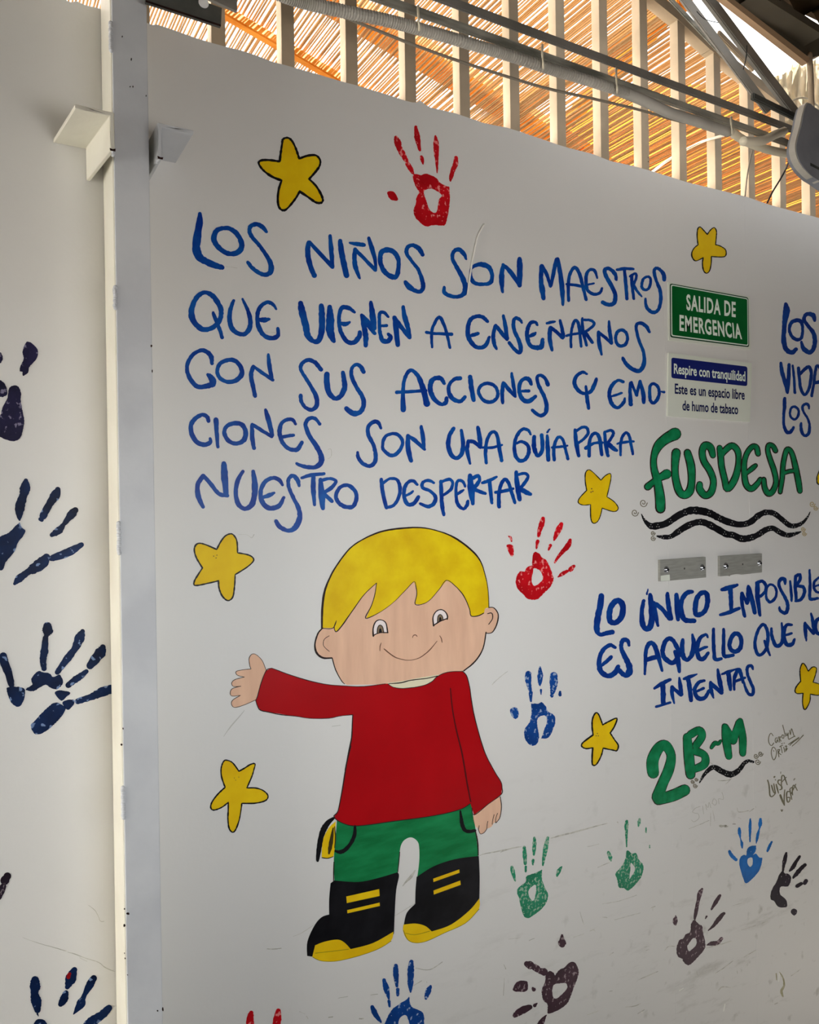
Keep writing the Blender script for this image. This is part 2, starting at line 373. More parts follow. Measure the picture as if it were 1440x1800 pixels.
FO = PD + .0006
for c in ((231, 104, 2.5, 5), (215, 64, 2, 3), (229, 152, 2, 2), (234, 152, 2, 4), (266.5, 608, 3, 5), (267.8, 652, 2, 6), (216.5, 1281, 2, 4), (214, 1309, 4, 4), (217.2, 1414, 6, 13), (219, 1598, 2.5, 3), (225, 1606, 7, 4), (218.8, 1627, 4, 6),
          (220, 1685, 2, 2.5), (224.5, 1714, 1.5, 2), (286.5, 1775, 3, 8), (277, 1777, 3, 2.5), (257, 168, 1.5, 3), (219, 1676, 1.5, 2)):
    chip(*c, FO)

def angle_bracket(corner, backpx, legend, downend, sgn, label):
    # corner: photo point of the outer corner at the front end; legend: far end of the flat leg; downend: low end of the upright leg
    zc = wall(*backpx).z
    a, b = 0.0, .5
    for _ in range(40):
        m_ = (a + b) / 2
        if wall(corner[0], corner[1], m_).z > zc: a = m_
        else: b = m_
    D0 = m_; c = wall(corner[0], corner[1], D0); l = wall(legend[0], legend[1], D0); d = wall(downend[0], downend[1], D0)
    bk = wall(*backpx); dx = bk.x - c.x
    wl = abs(l.x - c.x); hl = c.z - d.z; t = .0055
    br = link('angle_bracket', None, parent=post, loc=Vector((c.x, c.y, c.z)) - wloc(post)); br['label'] = label
    sh = Vector((dx if sgn < 0 else 0, -c.y - .0005, 0))
    prof = [(0, 0), (sgn * wl, 0), (sgn * wl, -t), (sgn * -(-t), -t), (sgn * t, -hl), (0, -hl)]
    bm = bmesh.new(); prism(bm, [Vector((c.x + x, c.y, c.z + z)) for x, z in prof], sh)
    bmesh.ops.bevel(bm, geom=[e for e in bm.edges if e.calc_length() > .02], offset=.0008, segments=1, affect='EDGES')
    build('angle_iron', bm, LITW if sgn < 0 else WHITEM, br)  # left bracket takes the lit tone, right one a darker tone for shade
    bm = bmesh.new()
    for q in range(5):
        bmesh.ops.create_uvsphere(bm, u_segments=7, v_segments=5, radius=.0022, matrix=Matrix.Translation((c.x + random.uniform(0, .002) * sgn, c.y + .004 + q * .0028, c.z - hl)))
    build('weld_bead', bm, WHITEM, br, smooth=True)
    bm = bmesh.new(); prism(bm, [Vector((c.x + sgn * x, c.y - .0012, c.z - hl + z)) for x, z in ((-.0005, -.001), (.006, -.001), (.0066, .002), (.003, .0012), (-.0008, .0026))], (0, .001, 0)); build('paint_chip', bm, CHIP, br)
    return D0
angle_bracket((201, 198), (158, 257), (132, 182), (201.5, 265), -1, 'broad angle iron bracket on the left side of the post')
angle_bracket((277, 215), (250, 269), (340, 233), (279, 278), 1, 'angle iron bracket on the right side of the post')

# ------------------------------------------------------------------ reed roof and timber beyond the wall
REED = mat('dry_reed', (162, 128, 88), (190, 150, 100), scale=14, rough=.6, stretch=(22, 1, 22), raw=True, lo=.35, hi=.7, trans=.12)
ROOFZ = 3.0
roof = thing('reed_roof', 'honey coloured reed mat roof seen from below beyond the bars', 'roof', (1.5, 1.2, ROOFZ))
bm = bmesh.new(); X = -1.0
edge = [level(x, y, ROOFZ) for x, y in ((1150, -30), (1170, 8), (1197, 38), (1250, 88), (1327, 148), (1395, 208), (1450, 250))]
while X < 7.5:
    r_ = random.uniform(.0028, .0036); z = ROOFZ + random.uniform(-.003, .003)
    far = 1.42 + random.uniform(-.012, .012) if X < .62 else 4.6
    near = .12
    for ea, eb in zip(edge, edge[1:]):
        if ea.x <= X < eb.x: near = max(near, ea.y + (eb.y - ea.y) * (X - ea.x) / (eb.x - ea.x))
    if X >= edge[-1].x: near = edge[-1].y + .1
    far_ = far
    n = 5; jx = random.uniform(-.004, .004)
    dens = 1 if X < 2.2 else max(.72, 1 - (X - 2.2) * .12)
    tube(bm, [(X + jx * math.sin(k * 1.7) , near + (far_ - near) * k / (n - 1), z + .002 * math.sin(k * 2.1 + X * 5)) for k in range(n)], r_, seg=6, caps=False)
    X += random.uniform(.0093, .0103) * dens
ro = build('reeds', bm, REED, roof); ro['kind'] = 'stuff'
TIMB = mat('orange_timber', (222, 160, 66), (204, 138, 48), scale=5, rough=.6, stretch=(1, 6, 6), raw=True, trans=.35)
def timber(p, q, wd, z, th=.04, name='timber_pole', lab=None, m=TIMB):
    a = level(p[0], p[1], z); b = level(q[0], q[1], z); d = (b - a).normalized(); a -= d * .6; b += d * .8
    bm = bmesh.new(); bar(bm, a, b, wd, th, .004); o = build(name, bm, m, roof); return o
timber((1170 / 3, 56 / 3), (1440 / 3, 214 / 3), .03, ROOFZ - .03, .03)
timber((480 + 515 / 3, 120 / 3), (480 + 1225 / 3, 560 / 3), .11, ROOFZ + .035)
timber((480 + 1440 / 3, 470 / 3), (480 + 1300 / 3, 560 / 3), .06, ROOFZ + .04)
timber((1140, 60), (1175, 22), .05, ROOFZ + .05)
YELC = mat('translucent_yellow_sheet', (236, 190, 112), (226, 170, 92), scale=2, rough=.7, raw=True, trans=.85)
bm = bmesh.new(); a = [level(x, y, ROOFZ + .09) for x, y in ((985, 262), (1000, 200), (1140, 150), (1300, 150), (1480, 240), (1480, 420), (1440, 390))]
prism(bm, [(v.x, v.y, ROOFZ + .09) for v in a], (0, 0, .004)); build('reed_glow_sheet', bm, YELC, roof)  # added sheet; its yellow stands in for light through the dense reeds

# cream tarpaulin beside the sloping rail
TARP = mat('cream_tarpaulin', (214, 204, 180), (196, 186, 160), scale=6, rough=.8, stretch=(4, 1, 1), raw=True, trans=.4)
bm = bmesh.new(); g = []
for i in range(14):
    row = []
    for j in range(8):
        px = 1362 + i * 8; py = 118 + j * 16 - i * 2.0 + (8 * max(0, 4 - i) if j == 0 else 0)
        p = wall(px, py, -.35 - .02 * math.sin(i * 1.9 + j * .5)); row.append(bm.verts.new(p))
    g.append(row)
for i in range(13):
    for j in range(7): bm.faces.new((g[i][j], g[i + 1][j], g[i + 1][j + 1], g[i][j + 1]))
bmesh.ops.solidify(bm, geom=bm.faces[:], thickness=.002)
tag(build('tarpaulin', bm, TARP, smooth=True), 'cream tarpaulin hanging behind the right end of the bars', 'tarpaulin')

# ------------------------------------------------------------------ beams, pipes and cables in front of the bars
DARKM = mat('grey_steel_paint', (128, 124, 118), (98, 96, 90), scale=7, rough=.5, bump=.3, bscale=40, lo=.35, hi=.7)
DIRTM = mat('worn_pale_steel', (150, 148, 138), (96, 96, 88), scale=9, rough=.55, stretch=(1, 1, 5), bump=.3, bscale=40, lo=.4, hi=.62)
PLAST = mat('white_plastic_conduit', (168, 164, 156), (150, 146, 138), scale=9, rough=.4)
DKGR = mat('dark_steel', (74, 74, 70), (52, 54, 52), scale=12, rough=.5, bump=.2)
CABG = mat('grey_cable', (120, 112, 100), rough=.5)
CABW = mat('white_cable', (205, 196, 175), rough=.5)
CABB = mat('black_cable', (30, 30, 32), rough=.5)
YB = .2
def beam(name, label, cat, p, q, hpx, off, depth, m, ext=0, parent=None, off2=None, bev=.002):
    a = wall(p[0], p[1], off); b = wall(q[0], q[1], off if off2 is None else off2); d = (b - a).normalized(); a = a - d * ext
    r = ray((p[0] + q[0]) / 2, (p[1] + q[1]) / 2); h = hpx / F * ((a + b) / 2 - EYE).dot(FWD)
    bm = bmesh.new(); bar(bm, a, b, depth, h, bev)
    o = build(name, bm, m, parent)
    if label: tag(o, label, cat)
    return o
beam('ceiling_beam', 'upper straight grey steel beam crossing in front of the bars', 'beam', (960, 66), (1402, 231), 18, YB, .006, DARKM, ext=1.2)
beam('ceiling_beam', 'lower worn pale steel beam with tied cables running under it', 'beam', (960, 101), (1397, 256), 18, YB, .006, DIRTM, ext=1.2)
def cable(name, label, pts, r, m, cat='cable', seg=10, n=6):
    P = [tuple(wall(x, y, o)) for x, y, o in pts]; P = catmull(P, False, n)
    bm = bmesh.new(); tube(bm, P, r, seg); return tag(build(name, bm, m, smooth=True), label, cat)
# corrugated conduit: a ribbed tube
cp = [(440, -30), (503, -6), (550, 8), (613, 22), (680, 36), (733, 50), (790, 66), (850, 84), (900, 99), (960, 119), (1010, 134), (1070, 153), (1102, 163)]
P = catmull([tuple(wall(x, y, YB + .012)) for x, y in cp], False, 40); rs = []
for i in range(len(P)): rs.append(.0088 if i % 3 else .0072)
bm = bmesh.new(); tube(bm, P, rs, 12)
tag(build('corrugated_conduit', bm, PLAST), 'ribbed grey flexible conduit strapped below the lower beam', 'conduit')
cable('smooth_conduit', 'smooth pale pipe sagging below the right end of the lower beam', [(1085, 158, YB + .01), (1130, 176, YB + .01), (1175, 197, YB + .01), (1230, 215, YB + .01), (1282, 232, YB + .01)], .0095, PLAST, 'pipe')
cable('pipe_sleeve', 'cream curved sleeve under the end of the lower beam', [(1286, 232, YB + .005), (1310, 248, YB + .005), (1340, 260, YB + .005), (1368, 267, YB + .005), (1392, 271, YB)], .008, CABW, 'pipe')
cable('conduit_elbow', 'short white elbow pipe joining the two beams at right', [(1306, 248, YB + .03), (1325, 249, YB + .03), (1345, 246, YB + .03), (1362, 237, YB + .03), (1378, 231, YB + .02)], .0085, CABW, 'pipe')
cable('thin_cable', 'thin grey cable sagging below the ribbed conduit', [(503, -6, YB), (560, 12, YB), (640, 44, YB), (720, 76, YB), (800, 105, YB), (880, 131, YB), (960, 155, YB), (1040, 173, YB), (1120, 192, YB), (1190, 212, YB), (1262, 228, YB)], .0023, CABG)
cable('white_cable', 'white cable looping back from the beam tie past the bars', [(1288, 232, YB), (1272, 238, .1), (1240, 247, -.02), (1214, 259, -.04), (1180, 278, -.05), (1147, 302, -.055)], .0028, CABW)
cable('hanging_cable', 'thin pale cable hanging straight down beside a bar', [(1325, 256, .03), (1318, 285, .02), (1313, 315, .005), (1310, 345, .004)], .0017, CABG)
cable('black_cable', 'thin black cable hanging down to the wall top at right', [(1388, 272, .12), (1384, 292, .06), (1372, 315, .03), (1358, 338, .01), (1349, 357, .004)], .0019, CABB)
for k, (x, y0, y1, o) in enumerate(((736, 16, 49, YB), (954, 84, 116, YB), (1084, 124, 158, YB), (1286, 210, 232, YB))):
    bm = bmesh.new(); a = wall(x - 1, y0, o + .018); b = wall(x + 1, y1, o + .024); c = wall(x, y0 - 2, o - .02); d = wall(x, y1 + 3, o - .01)
    P = catmull([tuple(c), tuple(a), tuple(b), tuple(d)], True, 5); P.append(P[0]); tube(bm, P, .0018, 6, False)
    tag(build('cable_tie', bm, CABW, smooth=True), ('white cable tie around beam and conduit, leftmost', 'white cable tie around beam and conduit, second from left', 'white cable tie around beam and conduit, third from left', 'white cable tie at the right end above the pipe loop')[k], 'cable tie', 'cable ties on the lower beam')
# plates at the top left
def plate(name, label, cat, px, off, th, m, parent=None):
    bm = bmesh.new(); prism(bm, [wall(x, y, off) for x, y in px], (0, th, 0)); o = build(name, bm, m, parent)
    if label: tag(o, label, cat)
    return o
fl = thing('flange_plate', 'dark steel plate crossing the top corner beside the post', 'plate', wall(330, 30, .1))
plate('plate_body', None, None, [(256, 3), (388.5, 46), (390, 14), (340, -4), (340, -60), (256, -60)], .10, .006, DKGR, fl)
pz = wall(310, 10, .1012)
bm = bmesh.new(); plate('edge_strip', None, None, [(256, 3), (388.5, 46), (388, 43), (256, 0)], .1008, .001, CHIP, fl)
p2 = thing('gusset_plate', 'pale grey steel plate with a round hole behind the dark plate', 'plate', wall(380, 10, .06))
o = plate('plate_body', None, None, [(330, -20), (417, 19.5), (417, -50), (330, -50)], .06, .006, DARKM, p2)
bm = bmesh.new(); q = wall(358, 5, .1015)
bmesh.ops.create_cone(bm, cap_ends=True, segments=24, radius1=.0072, radius2=.0072, depth=.001, matrix=Matrix.Translation(q) @ Matrix.Rotation(math.pi / 2, 4, 'X')); build('bolt_hole', bm, mat('bright_hole', (225, 225, 220), rough=.6), fl)

# sloping braces and roof edge at the top right
beam('diagonal_brace', 'left slanting grey brace running down to the end of the upper beam', 'brace', (1205, 0), (1352, 196), 17, .12, .008, DARKM, ext=.1, off2=.19)
beam('diagonal_brace', 'thin slanting strip beside the left grey brace', 'brace', (1180, 0), (1330, 160), 9, .08, .006, DIRTM, ext=.1, off2=.12)
beam('diagonal_brace', 'right slanting thick grey brace against the white sky', 'brace', (1247, 0), (1402, 206), 22, .22, .010, DARKM, ext=.08)
beam('short_bar', 'short dark steel bar with a bright end above the upper beam', 'bar', (1322, 169), (1410, 212), 12, .27, .008, DKGR)
beam('support_strut', 'short pale strut joining the braces to the sloping rail', 'brace', (1262, 58), (1325, 122), 12, .02, .008, CREAMM)
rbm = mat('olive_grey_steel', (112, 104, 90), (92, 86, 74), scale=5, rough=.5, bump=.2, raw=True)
rb = thing('roof_beam', 'heavy olive grey roof beam sloping down across the top right corner', 'beam', wall(1400, 60, .25))
def slab(name, px, off, th, m, parent): return plate(name, None, None, px, off, th, m, parent)
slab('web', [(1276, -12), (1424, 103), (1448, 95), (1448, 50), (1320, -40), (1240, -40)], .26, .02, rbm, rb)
slab('bottom_flange', [(1262, -12), (1420, 111), (1424, 102), (1276, -12)], .27, .012, mat('sunlit_flange', (206, 172, 138), rough=.6, raw=True), rb)  # sunlit tone is painted into the flange colour
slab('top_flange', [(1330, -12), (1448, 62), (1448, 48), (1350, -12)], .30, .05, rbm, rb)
hg = cable('hanger_rod', 'upright pale steel hanger dropping from the roof beam to the grey box', [(1423, 95, .26), (1425, 130, .27), (1427, 190, .28)], .0055, CREAMM, 'rod')
cable('wire_loop', 'thin pale wires looping behind the grey box', [(1392, 178, .2), (1408, 172, .2), (1425, 176, .2), (1440, 190, .2)], .002, CABW, 'wire')
cable('loose_wire', 'thin dark wire crossing the thick brace in the sky gap', [(1313, 80, .26), (1312, 100, .26), (1307, 122, .24)], .001, CABB, 'wire')
cable('loose_wire', 'short curly wire in the upper sky gap', [(1225, 20, .2), (1240, 34, .2), (1264, 40, .2)], .0007, CABB, 'wire')
# grey enclosure
GREYP = mat('blue_grey_plastic', (118, 120, 126), (110, 112, 118), scale=20, rough=.5, bump=.2, bscale=200)
en = thing('grey_enclosure', 'blue grey plastic box hanging at the right edge below the roof beam', 'box', wall(1430, 250, .32))
outl = [(1422, 181), (1441, 195), (1500, 225), (1500, 345), (1440, 317), (1420, 302), (1407, 285), (1401, 266), (1402, 248), (1409, 222), (1414, 198)]
slab('front_panel', catmull([tuple(p) for p in outl], True, 3), .33, .02, GREYP, en)
o2 = [(x - 3 + (x > 1440) * 3, y - 1) for x, y in outl]
slab('rim', catmull(o2, True, 3), .329, .012, PLAST, en)
slab('vent_slot', [(1425, 286), (1470, 310), (1470, 314), (1425, 291)], .3305, .002, DKGR, en)

# roof over the camera side: corrugated brown sheets sloping down to the right, flat further left
BROWN = mat('brown_roof_sheet', (92, 74, 52), (58, 47, 34), scale=5, rough=.8, raw=True)
RX0, RZ0 = wall(1290, -20, .3).x, wall(1290, -20, .3).z + .04
a = wall(1448, 40, .3); RX1, RZ1 = 4.5, None
sl = (a.z + .01 - RZ0) / (a.x - RX0)
cl = structure(link('ceiling', None, loc=(0, 0, 0)))
bm = bmesh.new(); x = RX0 - .9; cols = []
while x < 3.4:
    z = RZ0 + sl * (x - RX0) + .012 * math.sin(x * 2 * math.pi / .076) + .03; cols.append((x, max(z, 1.9))); x += .0095
va = [bm.verts.new((x, -2.75, z)) for x, z in cols]; vb = [bm.verts.new((x, -.26, z)) for x, z in cols]
for i in range(len(cols) - 1): bm.faces.new((va[i], va[i + 1], vb[i + 1], vb[i]))
bmesh.ops.solidify(bm, geom=bm.faces[:], thickness=.003)
build('roof_sheet', bm, BROWN, cl, smooth=True)
bm = bmesh.new(); zt = cols[0][1]
box(bm, (-1.7, -2.75, zt), (RX0 - .89, .03, zt + .02)); box(bm, (RX0 - .9, -.3, 2.525), (.97, .03, 2.545)); box(bm, (.97, -.32, 2.74), (5.5, .03, 2.76)); build('ceiling_and_baffles', bm, BROWN, cl)  # boards above the wall top are unseen, added to block sky and sun

# ------------------------------------------------------------------ painted lettering: text > line > letter; every letter is traced brush strokes
def lettering(label, lines, m, off=.0005, name='painted_text', group=None, cat='lettering', line_name='text_line', outline_m=None, grow=0, shrink=0, jit=.25, locpx=None):
    root = thing(name, label, cat, centre_px(*locpx), group)
    k = 0
    for letters in lines:
        ln = link(line_name, None, parent=root, loc=(0, 0, 0)) if line_name else root
        for crop, sts in letters:
            if outline_m:
                bm = bmesh.new()
                for s in sts: stroke(bm, s.strip(), crop, off, grow=grow, jit=0)
                build('letter_outline', bm, outline_m, ln)
            bm = bmesh.new()
            for i, s in enumerate(sts): stroke(bm, s.strip(), crop, off + (.0003 if outline_m else 0) + .00003 * (i + 1) + .00001 * (k % 3), jit=jit, grow=shrink)
            build('letter', bm, m, ln); k += 1
    return root
def LT(crop, txt):                          # letters separated by '/', strokes by ';'
    return [(crop, [s for s in l.split(';') if s.strip()]) for l in txt.split('/') if l.strip()]
A = (320, 360, 4.8); B = (520, 400, 4.8); C = (760, 430, 4.8); D = (900, 440, 4.8); E_ = (310, 590, 4.8); F_ = (510, 610, 4.8); G = (690, 620, 4.8); H = (890, 620, 4.8); I_ = (330, 710, 4.8); K = (650, 730, 4.8)
l1 = LT(A, "150,75,34 148,150,54 130,260,66 120,370,68 150,445,66 215,485,56 290,515,50 340,530,40 / c350,198,36 410,205,38 470,255,42 503,330,44 490,385,50 430,415,42 360,400,42 300,350,44 268,290,46 290,220,44 / 712,230,26 680,190,38 630,165,38 580,180,38 570,230,36 600,285,34 650,340,32 700,410,32 745,490,42 750,560,46 710,590,38 650,575,34 590,530,34 555,485,30")
l1 += LT(B, "108,125,36 100,200,44 115,300,44 155,405,42; 115,125,30 200,215,34 310,335,34; 288,70,28 298,180,40 310,330,30 / 373,115,36 385,200,50 400,280,50 428,405,44 / 455,130,20 520,140,38 575,148,34; 500,185,34 495,260,38 505,340,40 540,430,20; 500,185,30 580,265,32 670,360,28; 615,90,28 640,170,40 668,270,32 675,360,22 / c712,270,40 725,205,44 785,190,46 840,220,44 868,290,36 855,400,40 820,418,44 760,385,44 725,330,40 / 1070,230,32 1040,180,42 990,150,34 945,165,34 935,215,32 975,280,28 1030,350,30 1062,430,34 1075,500,38 1050,540,36 1000,530,36 950,495,48 925,460,36")
l1 += LT(C, "285,125,18 268,80,34 225,42,38 180,60,34 170,120,32 205,190,36 250,270,42 278,350,44 265,415,42 210,440,34 140,430,36 100,400,34 100,360,26 / c325,250,22 330,200,22 380,170,36 430,170,46 480,195,38 505,260,32 490,320,38 430,335,30 360,325,34 330,290,34 / 600,170,24 588,230,40 585,310,44 592,400,22; 595,170,26 650,220,36 735,340,34; 735,120,36 738,200,52 735,345,38")
l1 += LT(D, "250,135,38 245,250,36 255,330,46 265,405,36; 255,135,30 295,210,30 325,305,26; 330,300,24 355,170,34 375,75,32; 385,75,32 408,200,38 425,350,38 430,460,22 / 478,425,26 475,300,28 490,200,28 530,145,30 570,200,30 600,310,28 625,415,26; 460,285,22 540,295,26 610,310,24 / 720,235,16 700,175,26 660,165,26 630,200,28 625,270,28 640,340,28 690,370,26 740,360,26 760,320,20; 640,290,18 690,280,18 / 880,250,24 870,200,32 820,155,32 782,165,32 795,220,34 840,300,34 870,370,36 865,440,36 820,460,34 765,440,32 / 885,165,24 950,155,28 1025,158,22; 950,170,26 960,280,30 970,410,28 / 1010,220,28 1015,300,28 1028,410,22; 995,220,20 1040,195,22 1050,225,22 1030,280,24 1020,295,22; 1030,300,24 1060,350,22 1095,390,14 / c1095,290,24 1110,240,24 1150,222,22 1170,250,22 1160,310,24 1130,335,24 1100,320,24 / 1285,250,34 1280,205,34 1250,165,28 1215,150,26 1200,185,28 1220,260,26 1250,340,30 1255,430,30 1235,500,30 1195,525,32 1150,500,30 1130,460,26 1125,410,20")
l2 = LT(A, "c80,930,54 90,850,44 130,775,42 190,740,36 260,770,44 320,860,42 330,930,40 300,1000,44 240,1045,40 170,1050,44 110,1000,50; 262,910,26 285,970,34 320,1060,32 338,1120,30 / 435,810,26 410,880,38 400,960,38 420,1040,42 470,1085,38 530,1090,40 570,1040,40 575,960,38 550,880,30 510,795,20 / 795,880,18 760,835,32 710,825,32 655,870,36 635,950,36 650,1040,40 700,1110,38 770,1125,40 810,1100,36 808,1045,28; 650,970,32 700,972,44 735,965,24")
l2 += LT(B, "40,640,44 55,720,62 85,830,54 100,910,54 150,960,38 195,950,50 220,860,52 220,750,54 215,660,42 / 285,670,42 290,760,66 290,880,66 320,960,36 / 495,715,22 450,680,36 395,675,38 370,720,34 365,800,34 380,880,36 430,960,38 490,970,42 535,920,42 540,885,32; 385,810,34 420,815,40 455,800,20 / 555,740,28 575,830,44 590,920,46 590,995,36; 555,740,32 610,810,50 665,895,32; 632,630,28 645,720,50 660,850,44 / 780,755,20 750,720,30 710,720,30 705,790,28 710,880,32 730,950,40 775,960,42 800,925,38 780,900,28; 720,830,22 765,828,26 / 830,760,32 845,850,44 860,990,38; 835,760,32 890,840,38 960,930,30; 905,670,30 920,760,44 950,860,36 965,930,24 / 1150,1010,20 1145,900,26 1165,820,28 1210,755,30 1250,820,28 1280,920,26 1300,1015,22; 1100,885,26 1180,895,26 1315,900,30")
l2 += LT(C, "465,650,28 430,615,34 380,605,32 325,630,36 300,700,36 305,780,40 350,850,36 400,870,34 450,850,36 480,780,24; 310,770,22 350,762,34 385,750,30 / 530,685,28 515,760,34 520,830,34 540,880,22; 535,680,26 580,740,34 630,800,28; 598,600,26 615,680,34 630,790,34 / 755,660,18 740,635,28 705,620,32 685,650,32 690,720,32 725,800,32 745,860,36 740,910,32 700,890,32 650,830,28 / 885,680,20 870,655,26 830,660,32 805,710,34 800,780,36 825,850,36 880,870,42 920,860,42 930,800,32; 810,775,26 850,760,34 870,745,22 / 965,665,20 1000,655,26 1035,650,18; 995,700,34 990,790,36 1010,890,26; 1000,700,28 1050,740,30 1100,790,26; 1078,640,24 1095,710,30 1105,780,30 / 1170,865,22 1170,760,24 1185,680,26 1205,640,26 1230,660,28 1245,750,26 1255,860,22; 1130,770,22 1190,755,22 1260,748,22 / 1265,620,20 1270,720,30 1300,850,22; 1285,635,22 1340,640,24 1365,670,24 1330,710,24 1290,735,24; 1290,740,28 1350,825,28")
l2 += LT(D, "730,690,26 735,780,36 755,880,20; 730,695,26 780,730,28 840,785,26; 818,600,20 825,680,32 840,780,26 / c875,740,26 890,690,28 930,672,28 965,700,26 975,750,26 955,795,28 915,808,28 885,785,28 / 1160,690,24 1135,645,32 1090,615,30 1050,630,28 1055,700,26 1080,780,28 1110,860,28 1115,950,36 1080,1015,36 1020,1005,36 965,960,34 935,910,28")
l3 = LT(E_, "300,235,32 290,170,42 230,125,36 160,145,34 105,210,34 90,290,34 120,370,38 180,430,40 260,425,44 310,400,58 290,350,50 265,330,30 / c345,300,34 370,235,34 440,205,36 500,215,38 545,270,38 550,330,42 500,380,42 430,390,34 370,360,34 / 650,260,34 630,330,38 645,420,38 665,510,34; 655,262,26 720,310,30 815,375,28; 775,160,24 785,250,36 805,370,32")
l3 += LT(F_, "260,190,38 210,130,36 150,110,34 100,140,34 90,190,32 130,260,32 180,340,32 220,420,40 225,490,40 185,530,36 130,510,32 95,460,32 90,410,34 / 310,230,46 310,310,50 330,390,48 380,435,38 430,410,44 460,340,46 455,280,40 445,215,32 / 620,210,36 595,165,36 560,148,30 520,180,30 520,250,34 560,340,34 610,420,38 620,490,40 590,550,42 530,560,48 475,520,42")
l3 += LT(G, "90,480,50 88,350,36 95,250,32 120,180,32 160,148,32 210,190,34 250,280,48 290,430,54; 35,335,32 130,330,30 280,320,28 / 435,260,28 410,220,40 360,215,40 325,250,44 320,320,42 350,390,42 410,435,32 450,420,36 455,385,32 / 570,215,38 520,225,32 480,270,32 475,330,36 510,390,40 570,410,34 610,375,32 / 655,205,38 665,290,42 685,400,38 / c725,330,28 745,280,28 800,258,30 860,280,30 888,335,28 875,390,30 820,418,32 760,395,30 / 935,255,30 925,340,34 930,425,26; 940,255,26 980,310,34 1035,370,24; 1005,175,24 1018,260,32 1035,365,26 / 1170,265,28 1150,225,38 1110,220,32 1075,260,34 1070,330,34 1100,395,38 1150,410,40 1205,370,30; 1095,325,24 1150,322,28 / 1310,270,34 1290,220,30 1250,190,28 1220,210,28 1235,280,32 1275,360,32 1300,440,38 1290,510,34 1240,530,32 1180,485,26")
l3 += LT(H, "680,180,18 640,165,28 590,200,30 575,260,34 610,320,34 660,345,28 710,330,32 740,280,34 760,220,26; 672,285,20 680,370,32 695,470,30 / 985,245,26 940,235,26 890,280,32 870,350,32 890,430,34 940,465,28 990,420,30 1000,385,18; 880,370,18 930,355,22 975,340,20 / 1045,255,22 1045,350,30 1050,435,36; 1055,250,22 1100,360,26; 1100,360,26 1128,240,26; 1130,240,24 1155,340,34 1160,420,32 / c1210,345,28 1215,280,26 1245,262,26 1280,290,26 1290,345,26 1270,400,30 1240,425,28 1215,400,28 / 1305,328,12 1330,333,22")
l4 = LT(E_, "270,720,34 260,685,34 220,668,34 165,695,38 125,750,40 130,830,42 175,900,40 240,920,40 285,900,36 285,870,26 / 335,710,42 340,810,36 350,940,28 / c405,825,36 425,765,36 490,740,38 550,750,42 585,810,40 570,880,42 510,910,36 445,890,36 / 640,750,32 640,850,38 655,950,32; 640,750,30 720,800,32 805,850,32; 752,625,26 780,720,44 810,840,34 / 1005,745,24 980,710,30 930,710,32 885,745,34 870,820,38 895,900,34 950,955,34 1020,960,38 1060,900,34; 880,860,26 950,845,32 990,840,28 / 1210,745,28 1170,700,32 1120,700,34 1090,750,36 1120,840,38 1180,930,42 1220,1010,46 1220,1070,48 1170,1110,38 1080,1105,34 1015,1080,24")
l4 += LT(F_, "765,685,24 745,640,34 710,630,34 660,670,34 660,740,36 700,820,34 720,900,34 715,970,36 670,1005,34 610,980,34 575,930,32 570,890,24 / c780,830,28 800,760,30 865,730,30 920,750,32 950,810,30 910,890,32 850,915,32 790,870,30 / 995,750,32 995,850,44 1020,960,36; 995,750,28 1055,790,36 1135,865,26; 1105,670,28 1120,760,36 1130,860,26")
l4 += LT(G, "515,640,34 480,700,36 470,780,40 495,860,38 540,890,34 585,850,40 595,760,34 580,655,28 / 640,745,30 630,830,34 655,935,22; 645,745,30 690,755,34 740,800,28; 720,630,30 735,720,40 745,790,24 / 790,930,26 785,830,32 800,730,28 840,670,30 880,690,30 900,800,36 920,910,30; 760,800,22 840,800,24 925,778,20")
l4 += LT(H, "205,690,18 185,655,28 140,645,28 95,690,30 70,770,30 75,860,34 110,910,32 160,900,32 190,840,32 180,780,30 130,750,26 90,765,20 / 235,710,34 235,800,38 265,870,30 300,830,34 305,760,34 298,695,32 / 345,700,24 350,800,38 355,905,34; 365,645,14 345,672,18 / 405,905,30 400,820,30 415,750,28 445,710,26 480,740,26 500,820,26 520,895,26; 385,800,20 450,795,24 515,785,18 / 580,650,24 590,760,38 610,870,28; 590,660,24 640,630,26 680,635,26 690,680,26 650,730,24 610,760,24 / 700,870,30 700,770,30 720,700,28 755,680,28 785,720,32 805,860,30; 670,805,32 740,765,24 810,760,24 / 830,670,24 838,770,32 858,870,28; 845,665,22 885,655,26 905,680,26 880,730,26 850,770,24; 860,770,38 900,805,38 930,825,24 / 965,865,20 965,770,24 985,700,26 1015,675,26 1040,710,26 1055,790,26 1068,855,22; 935,768,18 1000,755,24 1075,748,18")
l5 = LT(I_, "130,610,42 85,680,40 90,780,44 130,870,32; 130,605,32 190,670,36 260,755,36 335,775,32; 305,505,44 310,600,60 325,770,44 / 465,570,30 425,640,38 405,740,38 425,840,42 480,885,36 540,850,46 565,760,48 565,660,50 552,570,30 / 800,685,24 770,640,34 715,625,32 650,660,38 615,740,36 630,830,42 690,880,42 770,860,42 810,790,26; 630,790,28 690,770,38 730,750,20 / 940,690,24 925,640,40 885,605,34 850,640,32 855,710,32 895,800,34 935,880,38 945,960,44 910,1040,50 850,1070,36 780,1040,40 745,990,34 / 960,625,24 1040,600,34 1150,590,26; 1060,610,36 1060,720,42 1070,850,26 / 1120,640,34 1130,760,56 1140,880,34; 1120,650,30 1190,630,26 1250,650,28 1220,700,34 1150,750,32; 1150,760,38 1215,820,32 / c1250,780,32 1280,710,32 1345,685,34 1400,720,34 1425,780,34 1400,860,36 1340,870,36 1280,840,36")
